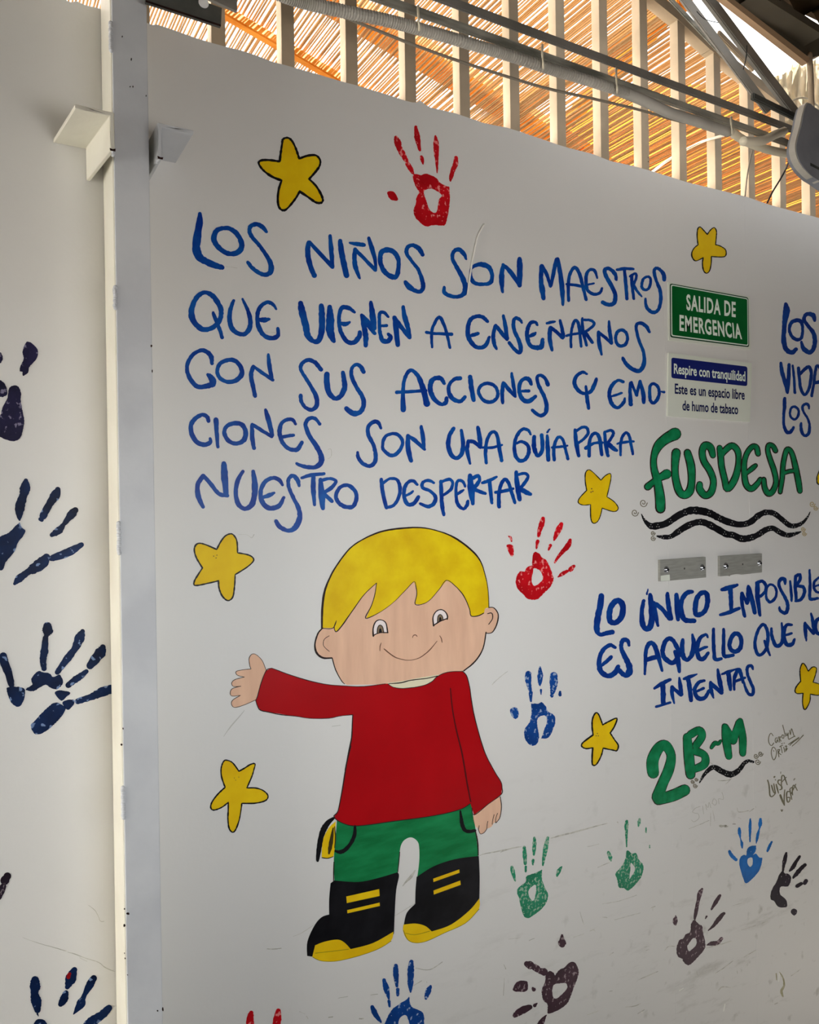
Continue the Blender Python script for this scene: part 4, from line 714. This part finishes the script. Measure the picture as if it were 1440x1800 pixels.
handprint('dark blue handprint at the lower left corner with a red smear on one finger', L15, HN, "360,1790 400,1750 460,1755 500,1800 540,1900 500,2000 380,2000 340,1900",
    (), ("370,1335,84 370,1400,112 365,1480,84 382,1560,112 395,1650,64; 395,1690,20 404,1715,8", "785,1225,56 750,1310,116 710,1410,50; 695,1470,60 672,1540,90 640,1590,56", "990,1315,66 950,1380,88 888,1500,46 850,1590,88 775,1695,8", "1150,1628,72 1080,1700,90 960,1780,100 900,1840,80"), (), amp=.25)
bm = bmesh.new(); stroke(bm, "735,1265,30 720,1300,44", L15, .0008, jit=.4)
hp = [o for o in bpy.data.objects if o.get('label', '').startswith('dark blue handprint at the lower left')][0]
o = build('red_smear', bm, mat('dark_red_smear', (116, 10, 14), rough=.4), hp); o['label'] = 'red smear'

# ------------------------------------------------------------------ the painted boy
boy = thing('painted_boy', 'painted cartoon boy with yellow hair, red shirt, green trousers and black boots', 'mural figure', centre_px(690, 1690))
def coat(name, s, crop, m, off, parent=boy, holes=(), n=5):
    bm = bmesh.new(); fill(bm, [outline(s, crop, n)] + [outline(h, crop, n) for h in holes], off); return build(name, bm, m, parent)
def line(name, sts, crop, m, off, parent=boy, wdef=5, jit=.08):
    bm = bmesh.new()
    for s in sts.split(';'): stroke(bm, s.strip(), crop, off, wdef=wdef, jit=jit)
    return build(name, bm, m, parent)
FA = (540, 920, 4); FS = (390, 1130, 4.8); FB = (580, 1160, 4.5); FP = (530, 1390, 4)
face = coat('face', "130,600! 180,420 400,330 800,300 1150,380 1262,600! 1258,770 1235,880 1180,970 1100,1035 1000,1070 900,1095 700,1120 560,1132! 280,1135! 240,1105 200,1030 175,945 110,800", FA, SKIN, .0004)
for s, lb in (("115,735! 80,775 55,850 68,910 110,945 175,945! 215,880 200,760", 'l'), ("1270,592! 1310,595 1340,640 1330,710 1300,765 1255,772! 1225,700 1235,640", 'r')): coat('ear', s, FA, SKIN, .00045)
coat('hair', "105,735! 108,600 125,480 162,380 208,300 298,180 400,110 520,60 650,38 800,32 920,56 1030,100 1140,178 1210,258 1245,350 1268,460 1277,592! 1250,600 1240,635 1200,650 1152,650! 1140,600 1100,510 1040,440 980,400! 930,460 860,540 800,568 760,565! 770,500 765,450 750,410! 690,470 600,560 500,630 415,668! 450,580 475,500 485,420! 400,500 320,610 250,710 205,760! 192,745 190,720 205,685! 180,735!", FA, HAIR, .0007)
line('head_outline', "103,738,12 106,600,14 122,480,13 160,380,10 205,300,9 298,178,8 400,108,8 520,58,12 650,36,12 800,30,9 920,54,8 1030,98,12 1140,176,13 1212,256,9 1247,350,6 1270,460,5 1277,592,5; 108,736,8 75,775,9 54,850,10 66,910,14 110,945,14 172,946,10; 175,945,6 200,1030,6 240,1105,5 262,1128,4; 1275,592,6 1312,594,6 1342,640,7 1332,710,8 1300,766,6 1256,772,6; 1257,765,8 1235,880,7 1180,970,9 1100,1037,8", FA, INK, .0009)
line('hair_edge', "108,738,5 180,736,5 205,682,4 190,722,5 192,748,5 207,760,7 250,710,8 320,610,6 400,500,5 485,420,4; 487,420,5 475,500,5 450,580,5 410,666,7 500,630,4 600,560,3 690,470,4 750,410,4 765,450,5 770,500,5 758,566,5 800,570,5 860,540,4 930,460,4 978,400,5 1040,440,5 1100,510,6 1140,600,5 1152,650,6 1200,650,7 1240,630,6", FA, INK, .00095)
line('ear_line', "155,790,4 120,815,4 115,860,4 155,900,4; 1268,634,6 1298,632,7 1302,670,6 1275,710,5", FA, INK, .0007)
WHT = mat('white_eye_paint', (206, 196, 194), rough=.5); BRN = mat('brown_eye_paint', (112, 96, 76), rough=.5)
for w1, ol, ir, iol, pu, pol in (("466,788! 464,740 480,690 515,678 550,700 564,766! 510,770", "464,792,11 463,740,8 480,692,7 515,678,6 552,700,7 565,768,9; 464,788,8 490,775,6 520,768,6 566,768,8", "490,772! 496,730 513,715 530,730 538,768!", "490,775,5 496,730,5 513,714,5 530,730,5 538,770,5", "503,770! 506,745 513,738 520,745 524,768!", "503,770,4 506,745,4 513,738,4 520,745,4 524,768,4"),
                     ("888,718! 885,660 905,620 940,607 970,622 985,668! 930,690", "888,720,10 884,660,7 905,620,6 940,606,7 970,622,7 985,650,9 983,674,9; 890,716,8 930,690,8 984,668,7", "915,695! 918,655 935,640 950,655 955,680!", "915,697,5 918,655,5 935,640,5 950,655,5 955,682,5", "926,690! 928,665 934,658 941,665 944,684!", "926,690,4 928,665,4 934,658,4 941,665,4 944,684,4")):
    e = link('eye', None, parent=boy, loc=(0, 0, 0))
    coat('eye_white', w1, FA, WHT, .0006, e); line('eye_outline', ol, FA, INK, .001, e)
    coat('iris', ir, FA, BRN, .0008, e); line('iris_outline', iol, FA, INK, .00105, e); coat('pupil', pu, FA, BLACK, .00095, e)
line('nose', "740,803,4 747,788,5 762,784,6 772,794,5", FA, INKB, .0007)
line('mouth', "540,882,7 600,930,8 650,952,6 720,962,4 790,944,5 850,900,6 885,862,5 912,828,4", FA, INKB, .0007)
line('smile_line', "520,840,4 512,865,6 511,896,4; 932,790,4 943,810,6 948,836,5", FA, INKB, .0007)
coat('undershirt', "455,180! 560,168 700,142 860,116! 850,150 800,190 720,215 580,232 490,222!", FB, mat('cream_paint', (196, 190, 164), rough=.5), .00055)
coat('shirt', "375,235! 410,217 440,220! 560,265 720,315 880,350 1050,364 1200,367 1380,345 @580,1160,4.5 460,190! 500,215 580,225 720,207 800,175 850,130! 930,97 990,88 1050,90! 1085,130 1105,220 1120,330 1150,480 1220,720 1300,880 1350,960 1360,1010 1355,1060! 1250,1140 1140,1225! 1122,1170 1110,1135! 1020,1185 800,1235 500,1275 220,1312 100,1290 30,1250! 65,1190! 100,1010 130,830 165,680 180,440! @390,1130,4.8 1100,607! 1000,618 900,635 740,634 500,600 330,570! 300,530 285,485! 300,450 330,340", FS, RED, .0006)
DRD = mat('dark_red_line', (70, 6, 10), rough=.5)
line('shirt_outline', "285,485,5 300,450,6 330,340,7 372,236,6 410,216,6 440,220,6 560,265,7 720,315,7 880,350,6 1050,364,5 1200,367,5 1380,345,5; 285,485,5 300,530,6 325,568,8 400,585,8 500,606,8 620,618,6 740,636,5 900,635,6 1000,616,5 1105,606,7; 1104,608,7 1100,700,8 1094,800,9 1068,930,9 1040,1080,8", FS, INK, .0009)
line('shirt_outline', "165,680,7 130,830,8 100,1010,8 65,1190,6 32,1240,7 100,1290,7 220,1312,7 500,1275,7 800,1235,6 1020,1185,6 1110,1135,5; 1122,1170,5 1140,1225,6 1250,1140,5 1355,1062,5 1360,1010,6 1350,960,6 1300,880,6 1220,720,7 1150,480,7 1120,330,7 1105,220,6 1080,125,7 1045,88,6; 460,190,5 500,215,5 580,225,6 720,207,6 800,175,6 850,130,5 930,97,6 1050,90,4", FB, INK, .0009)
line('collar_line', "465,187,5 560,180,9 640,160,8 760,146,7 850,127,7", FB, INK, .00095)
line('sleeve_line', "952,225,8 958,300,10 970,400,10 1000,560,11 1040,720,12 1065,860,12 1085,980,12 1112,1120,10", FB, DRD, .0009)
def hand(s, crop, edge):
    h = link('hand', None, parent=boy, loc=(0, 0, 0)); coat('palm', s, crop, SKIN, .0005, h); line('hand_outline', edge, crop, INK, .0008, h, wdef=4)
hand("375,235! 340,150 290,100 255,95 230,130 235,190 245,220! 170,228 120,240 130,275 190,288! 110,310 82,340 100,368 160,365! 90,385 70,420 85,448 155,445! 95,480 80,510 95,540 130,542 210,515 285,480! 330,340", FS, "375,235 340,150 290,100 255,95 230,130 235,190 245,218; 245,220 170,228 120,242 130,272 190,288; 190,288 110,310 82,340 100,368 160,365; 160,365 90,385 70,420 85,448 155,443; 155,443 95,480 80,510 95,540 130,542 210,515 285,480")
hand("1140,1225! 1250,1140 1345,1080! 1355,1160 1345,1240 1325,1275 1295,1290! 1275,1320 1240,1335! 1222,1362 1190,1375 1175,1335! 1150,1312 1132,1262", FB, "1346,1080,6 1356,1160,6 1345,1240,5 1325,1275 1310,1290; 1240,1335 1222,1362 1190,1375 1172,1335; 1240,1336 1243,1300 1248,1275; 1175,1335 1180,1310; 1282,1300 1288,1260 1298,1222; 1310,1285 1312,1250 1325,1212")
coat('trousers', "250,195! 380,225 600,205 900,160 1105,122 1175,80 1200,70! 1205,170 1225,280 1242,475! 1080,500 930,555 812,625! 828,500 828,400 815,355 775,328 735,338 705,370 690,430 675,595! 540,630 400,660 232,652! 228,480 240,330", FP, GREENP, .0005)
line('trouser_outline', "1222,280,8 1238,360,8 1242,452,7; 228,500,6 226,560,6 225,635,6; 690,430,5 684,500,6 676,570,5", FP, INK, .0008)
for _pk in ("375,248,18 372,310,26 345,370,26 305,415,28 268,430,28 238,422,16", "1116,142,12 1122,190,22 1130,240,28 1150,278,26 1185,285,24 1220,278,18"): line('pocket', _pk, FP, BLACK, .0009)
pch = link('tool_pouch', None, parent=boy, loc=(0, 0, 0))
coat('pouch_body', "240,215! 190,265 150,350 142,465! 185,472 225,460! 235,380", FP, YEL, .00055, pch)
line('pouch_edge', "228,190,14 190,220,36 160,262,40 138,320,36 124,400,34 112,490,20; 142,470,5 185,474,6 222,462,4", FP, BLACK, .0009, pch)
line('dark_streak', "222,260,8 210,340,26 200,400,26 192,440,12; 232,250,5 238,330,8 232,400,5", FP, mat('dark_brown_paint', (52, 42, 14), rough=.5), .0010, pch)
def boot(body, sole, stripes, label=None):
    b = link('boot', None, parent=boy, loc=(0, 0, 0)); coat('boot_upper', body, FP, BLACK, .0007, b); coat('sole', sole, FP, YEL, .0009, b)
    for s in stripes: coat('stripe', s, FP, YEL, .0010, b)
    line('sole_edge', sole_line[body[:5]], FP, mat('olive_line', (120, 106, 20), rough=.5), .00115, b, wdef=3)
sole_line = {'232,6': "630,1055,3 540,1110,3 400,1160,3 250,1195,3 140,1195,3 78,1168,4; 95,1140 200,1128 330,1112", '810,6': "1248,830,3 1150,930,3 1000,1000,3 880,1055,3 800,1068,3 745,1045,4 716,980,4; 730,1000 800,1010 900,985"}
boot("232,630! 400,640 540,612 675,572! 685,600 665,700 655,860 650,1000! 620,1040 500,1090 350,1125 310,1085 250,1060 110,1090 75,1165! 40,1160! 42,1060 90,950 140,890 195,870! 195,760 205,650!", "95,1085! 160,1060 250,1045 300,1065 345,1112! 500,1070 645,990! 630,1050 540,1110 400,1160 250,1195 140,1195 75,1165!", ("314,742! 545,690! 548,738! 318,788!", "320,838! 548,785! 550,808! 322,860!"))
boot("810,605! 930,530 1080,480 1246,458! 1252,600 1250,765! 1180,850 1050,955 920,1000 870,965 800,950 718,955! 740,860 800,795! 802,700", "718,940! 800,932 870,950 915,988! 1050,940 1180,840 1250,755! 1245,830 1150,930 1000,1000 880,1055 800,1068 740,1040 715,985", ("925,617! 1108,552! 1110,575! 927,640!", "927,700! 1115,630! 1118,660! 930,728!"))

# ------------------------------------------------------------------ signs
def board(name, quad, crop, m, off, th, parent, rad=0, ring=None):
    P = [tuple(p[:2]) for p in parse(quad, crop)]
    def rounded(P, r):
        if not r: return P
        out = []
        for i in range(4):
            a, b, c = P[i - 1], P[i], P[(i + 1) % 4]
            la = math.hypot(a[0] - b[0], a[1] - b[1]); lc = math.hypot(c[0] - b[0], c[1] - b[1])
            p = (b[0] + (a[0] - b[0]) * r / la, b[1] + (a[1] - b[1]) * r / la); q = (b[0] + (c[0] - b[0]) * r / lc, b[1] + (c[1] - b[1]) * r / lc)
            for k in range(6):
                t = k / 5; out.append(((1 - t) ** 2 * p[0] + 2 * t * (1 - t) * b[0] + t * t * q[0], (1 - t) ** 2 * p[1] + 2 * t * (1 - t) * b[1] + t * t * q[1]))
        return out
    bm = bmesh.new(); pts = [wall(x, y) for x, y in rounded(P, rad)]
    prism(bm, [Vector((p.x, -off, p.z)) for p in pts], (0, th, 0)); return build(name, bm, m, parent)
def printed(text, quad, crop, m, off, parent, bold=.02, spacing=1.0, ref='E'):
    # quad: four photo points TL TR BR BL of cap height box; default font, condensed to fit
    Qp = [wall(*p[:2]) for p in parse(quad, crop)]
    def mesh_of(t):
        cu = bpy.data.curves.new('t', 'FONT'); cu.body = t; cu.size = 1; cu.offset = bold; cu.space_character = spacing; cu.resolution_u = 3; cu.fill_mode = 'BOTH'
        o = bpy.data.objects.new('t', cu); COL.objects.link(o); bpy.context.view_layer.update()
        me = bpy.data.meshes.new_from_object(o.evaluated_get(bpy.context.evaluated_depsgraph_get())); bpy.data.objects.remove(o); return me
    cap = max(v.co.y for v in mesh_of(ref).vertices) - bold; me = mesh_of(text)
    x0 = min(v.co.x for v in me.vertices); x1 = max(v.co.x for v in me.vertices)
    for v in me.vertices:
        s = (v.co.x - x0) / (x1 - x0); t = v.co.y / cap
        top = Qp[0].lerp(Qp[1], s); bot = Qp[3].lerp(Qp[2], s); p = bot.lerp(top, t); v.co = Vector((p.x, -off, p.z)) - wloc(parent)
    me.name = 'lettering'; o = link('lettering', me, m, parent); return o
SW = mat('white_plastic_sign', (186, 190, 180), rough=.35); SG = mat('sign_green', (2, 76, 30), (4, 84, 36), scale=6, rough=.35); SGD = mat('sign_dark_green', (4, 50, 28), rough=.35)
SN = mat('sign_navy', (18, 28, 92), rough=.35); SNT = mat('sign_navy_text', (16, 22, 66), rough=.4); SWT = mat('sign_white_print', (196, 206, 196), rough=.4)
SC1 = (1160, 490, 8); SC2 = (1160, 610, 8)
s1 = thing('exit_sign', 'green emergency exit sign reading SALIDA DE EMERGENCIA in white', 'sign', centre_px(1245, 612))
board('backing_plate', "108,50 1252,252 1262,1002 116,868", SC1, SW, .003, .003, s1)
board('dark_border', "126,70 1228,268 1240,967 133,827", SC1, SGD, .0033, .0003, s1, 4)
board('white_border', "140,86 1220,282 1228,950 146,810", SC1, SWT, .0036, .0003, s1, 3.5)
board('green_panel', "152,102 1209,294 1216,934 158,795", SC1, SG, .0039, .0003, s1, 2.6)
printed('SALIDA DE', "352,232 1047,343 1047,540 355,437", SC1, SWT, .0041, s1, .03, 1.13)
printed('EMERGENCIA', "257,521 1118,652 1137,848 257,726", SC1, SWT, .0041, s1, .03, 1.13)
s2 = thing('smoke_free_sign', 'grey white sign with navy band and the words Respire con tranquilidad', 'sign', centre_px(1245, 742))
board('backing_plate', "105,85 1275,232 1250,1057 93,975", SC2, SW, .004, .004, s2)
board('navy_band', "143,152 1210,280 1208,555 143,440", SC2, SN, .0043, .0003, s2, 4)
printed('Respire con tranquilidad', "176,240 1180,352 1182,484 176,374", SC2, SWT, .0045, s2, .022, 1, 'R')
printed('Este es un espacio libre', "190,520 1172,608 1172,742 190,655", SC2, SNT, .0043, s2, .022, 1, 'E')
printed('de humo de tabaco', "297,757 1080,815 1080,947 297,890", SC2, SNT, .0043, s2, .022, 1, 'd')

# metal plates screwed to the wall
STEEL = mat('brushed_steel', (142, 142, 136), (132, 132, 126), scale=30, rough=.42, metal=.25, stretch=(1, 1, 8), bump=.1); CHR = mat('chrome_screw', (200, 205, 215), rough=.15, metal=1, raw=True)
def mplate(label, quad, crop, screws, hole, sticker=None):
    c = parse(quad, crop); root = thing('mounting_plate', label, 'metal plate', centre_px(sum(p[0] for p in c) / 4, c[3][1]), 'steel plates screwed to the wall')
    board('plate_body', quad, crop, STEEL, .006, .006, root, .8)
    for x, y, r_ in screws:
        p = wall(crop[0] + x / crop[2], crop[1] + y / crop[2]); bm = bmesh.new(); R_ = r_ / crop[2] / 800
        bmesh.ops.create_cone(bm, cap_ends=True, segments=20, radius1=R_ * 1.15, radius2=R_ * 1.15, depth=.0008, matrix=Matrix.Translation((p.x, -.0064, p.z)) @ Matrix.Rotation(math.pi / 2, 4, 'X'))
        bmesh.ops.create_uvsphere(bm, u_segments=20, v_segments=12, radius=1, matrix=Matrix.Translation((p.x, -.0066, p.z)) @ Matrix.Diagonal((R_, R_ * .75, R_, 1)))
        sc = build('screw', bm, CHR, root, smooth=True)
        bm = bmesh.new()
        for a in (0, 1): box(bm, (p.x - R_ * (.5 if a else .14), -.0067 - R_ * .76, p.z - R_ * (.14 if a else .5)), (p.x + R_ * (.5 if a else .14), -.0066 - R_ * .6, p.z + R_ * (.14 if a else .5)))
        build('cross_slot', bm, BLACK, sc)
    x, y = hole; p = wall(crop[0] + x / crop[2], crop[1] + y / crop[2]); bm = bmesh.new()
    bmesh.ops.create_cone(bm, cap_ends=True, segments=14, radius1=.0022, radius2=.0022, depth=.0004, matrix=Matrix.Translation((p.x, -.0061, p.z)) @ Matrix.Rotation(math.pi / 2, 4, 'X')); build('screw_hole', bm, DKGR, root)
    if sticker: board('sticker', sticker, crop, SW, .0064, .0003, root, .5)
mplate('left steel plate with a small white sticker at its lower corner', "657,115 1041,90 1045,263 657,297", (1020, 960, 4.8), ((709, 197, 24), (1012, 180, 24)), (862, 188), "662,248 736,238 738,288 662,294")
mplate('right steel plate with a ragged paint edge along its bottom', "371,103 815,76 815,276 372,317", (1200, 960, 6), ((432, 208, 30), (788, 178, 28)), (611, 190))
# wavy paint line that laps the lower edge of the right plate
bm = bmesh.new(); stroke(bm, "480,308,10 540,298,14 600,302,12 640,298,14 700,290,8", R, .0066); bmesh.ops.translate(bm, vec=(0, 0, -.0004), verts=bm.verts)
pl = [o for o in bpy.data.objects if o.get('label', '').startswith('right steel plate')][0]; build('paint_lap', bm, WALLM, pl)

# a thin white thread stuck over the O of the first line, and pencil and scuff marks of the wall itself
p = [wall(x, y, .003) for x, y in ((851, 394), (840, 415), (836, 432), (832, 450), (827, 482), (822, 518))]
bm = bmesh.new(); tube(bm, catmull([tuple(v) for v in p], False, 5), .0015, 7); tag(build('thread', bm, mat('white_thread', (206, 204, 198), rough=.5), smooth=True), 'thin white thread stuck across the blue word SON', 'thread')
SCF = mat('grey_scuff', (150, 148, 140), (172, 170, 162), scale=70, rough=.7, lo=.45, hi=.55); SCD = mat('dark_scuff', (118, 114, 106), (158, 156, 148), scale=90, rough=.7, lo=.45, hi=.55)
def scuff(crop, s, m=SCF, wdef=3, off=.0002):
    bm = bmesh.new()
    for q in s.split(';'): stroke(bm, q.strip(), crop, off, wdef=wdef, jit=.2, n=5)
    build('scuff_mark', bm, m, wb)
scuff(FP, "-60,1025,1 0,1000,3 50,968,4 92,940,2; 658,878,2 730,835,4 800,792,3; 1252,455,2 1300,440,6 1370,428,8 1440,412,7; 712,670,4 735,640,12 770,605,20 800,560,8")
scuff(G5, "0,278,5 60,255,8 120,240,10 175,232,6; 425,160,6 500,140,12 600,115,12 700,88,12 800,60,9 900,35,5; 820,408,3 870,385,5 918,365,4; 735,232,3 830,210,3; 985,22,8 990,28,8; 960,850,2 1050,825,3 1180,790,2; 860,715,2 1000,690,3 1150,640,3; 670,780,2 690,850,4 705,890,2; 1270,750,5 1290,740,8 1305,735,5; 1285,745,4 1285,770,4; 860,825,4 900,830,4; 780,930,5 800,945,3")
scuff((0, 1500, 6), "240,888,1 400,945,4 560,990,5 680,1025,8 700,1030,4; 710,1040,4 800,1065,8 900,1105,5 1040,1150,6 1110,1205,7 1215,1250,2; 840,1100,3 920,1140,3; 930,545,2 1000,600,5 1040,670,5 1060,715,6 1100,718,3")
scuff((1240, 1420, 7.2), "180,225,20 200,232,34 225,232,22 255,232,32 285,235,14; 350,205,10 380,205,8", SCD)
scuff((1240, 1420, 7.2), "405,0,6 420,50,8 480,50,8 545,35,8; 560,48,6 600,20,8 640,-10,8; 415,120,5 450,138,5; 1075,320,5 1100,322,5; 330,1245,3 430,1215,5 510,1198,3; 960,20,6 968,45,5; 70,60,4 65,230,4; 95,30,4 120,170,4; 60,1110,2 200,1150,2")
scuff((1180, 1330, 9.6), "790,405,8 850,408,16 960,395,14 1000,375,8; 920,465,6 965,425,8 1020,365,6; 300,1215,5 450,1160,8 640,1075,8; 650,100,5 700,125,8")
scuff((1180, 1330, 9.6), "490,840 410,870 360,930 390,950 460,970 465,1040 390,1100 340,1070; 530,830 550,970; 600,900 580,800 620,860 640,770 670,860; 690,790 720,710 770,760 740,820 700,790; 810,800 800,710 880,720 860,600", mat('ghost_pencil', (160, 158, 150), rough=.7), 7)
scuff((1100, 1600, 4.235), "95,518,3 160,490,6 240,455,4; 600,282,3 680,262,6 785,230,6; 290,300,3 320,270,5 365,268,5; 665,470,3 730,430,5 800,375,4; 860,148,2 950,120,4 1060,80,3; 1230,490,4 1300,440,4; 0,720,4 60,715,6 110,695,4; 880,350,4 980,290,5; 140,275,3 175,270,3; 150,300,3 175,290,3; 995,560,3 1000,700,3; 90,770,5 140,740,5; 830,450,4 832,470,4; 690,600,6 720,570,8 780,575,4; 1110,700,6 1130,690,6; 530,455,3 532,480,3")
scuff((1100, 1600, 4.235), "1120,470,8 1125,520,6; 1145,460,6 1170,500,10 1180,560,14 1160,600,20 1170,640,12", mat('olive_stain', (128, 124, 96), (150, 146, 126), scale=60, rough=.7), 6)
scuff((1100, 1600, 4.235), "740,700,8 730,750,8; 1145,465,6 1140,530,6; 390,605,6 430,580,6; 120,760,8", mat('white_gouge', (196, 196, 190), rough=.6), 6)
scuff(P9, "1265,355,4 1310,325,6; 155,450,5 175,500,8; 160,600,4 150,780,5; 1030,985,3 1100,960,5 1150,940,4; 1270,735,6 1300,730,6; 1060,100,5 1110,80,7; 420,200,5 480,175,5; 890,165,3 1000,130,3; 200,185,2 330,170,3")
scuff((400, 1660, 3.6), "250,28,4 290,30,7 340,24,4; 640,462,6 665,458,8; 835,470,8 860,470,6; 1190,150,3 1280,160,5 1360,110,4; 1180,260,4 1230,230,3; 905,320,3 950,315,4; 700,340,2 760,330,3; 1260,235,3 1262,242,3; 455,425,2 490,440,2; 500,455,5 510,470,3")
scuff(FS, "15,790,3 80,700,9 150,620,8 190,570,4; 930,705,5 1000,695,4; 1310,770,4", mat('pale_scuff', (166, 165, 160), rough=.7), 4)

scuff(FA, "1300,1135,3 1340,1095,4 1410,1040,2")
scuff((320, 360, 4.8), "370,520,2 465,533,2; 680,1072,2 790,1078,2", SCF, 2)
scuff(I_, "1185,385,3 1205,380,4 1215,410,3 1205,450,3 1180,465,3; 430,1100,2 500,1105,2 540,1130,3 560,1100,4", SCF, 3)
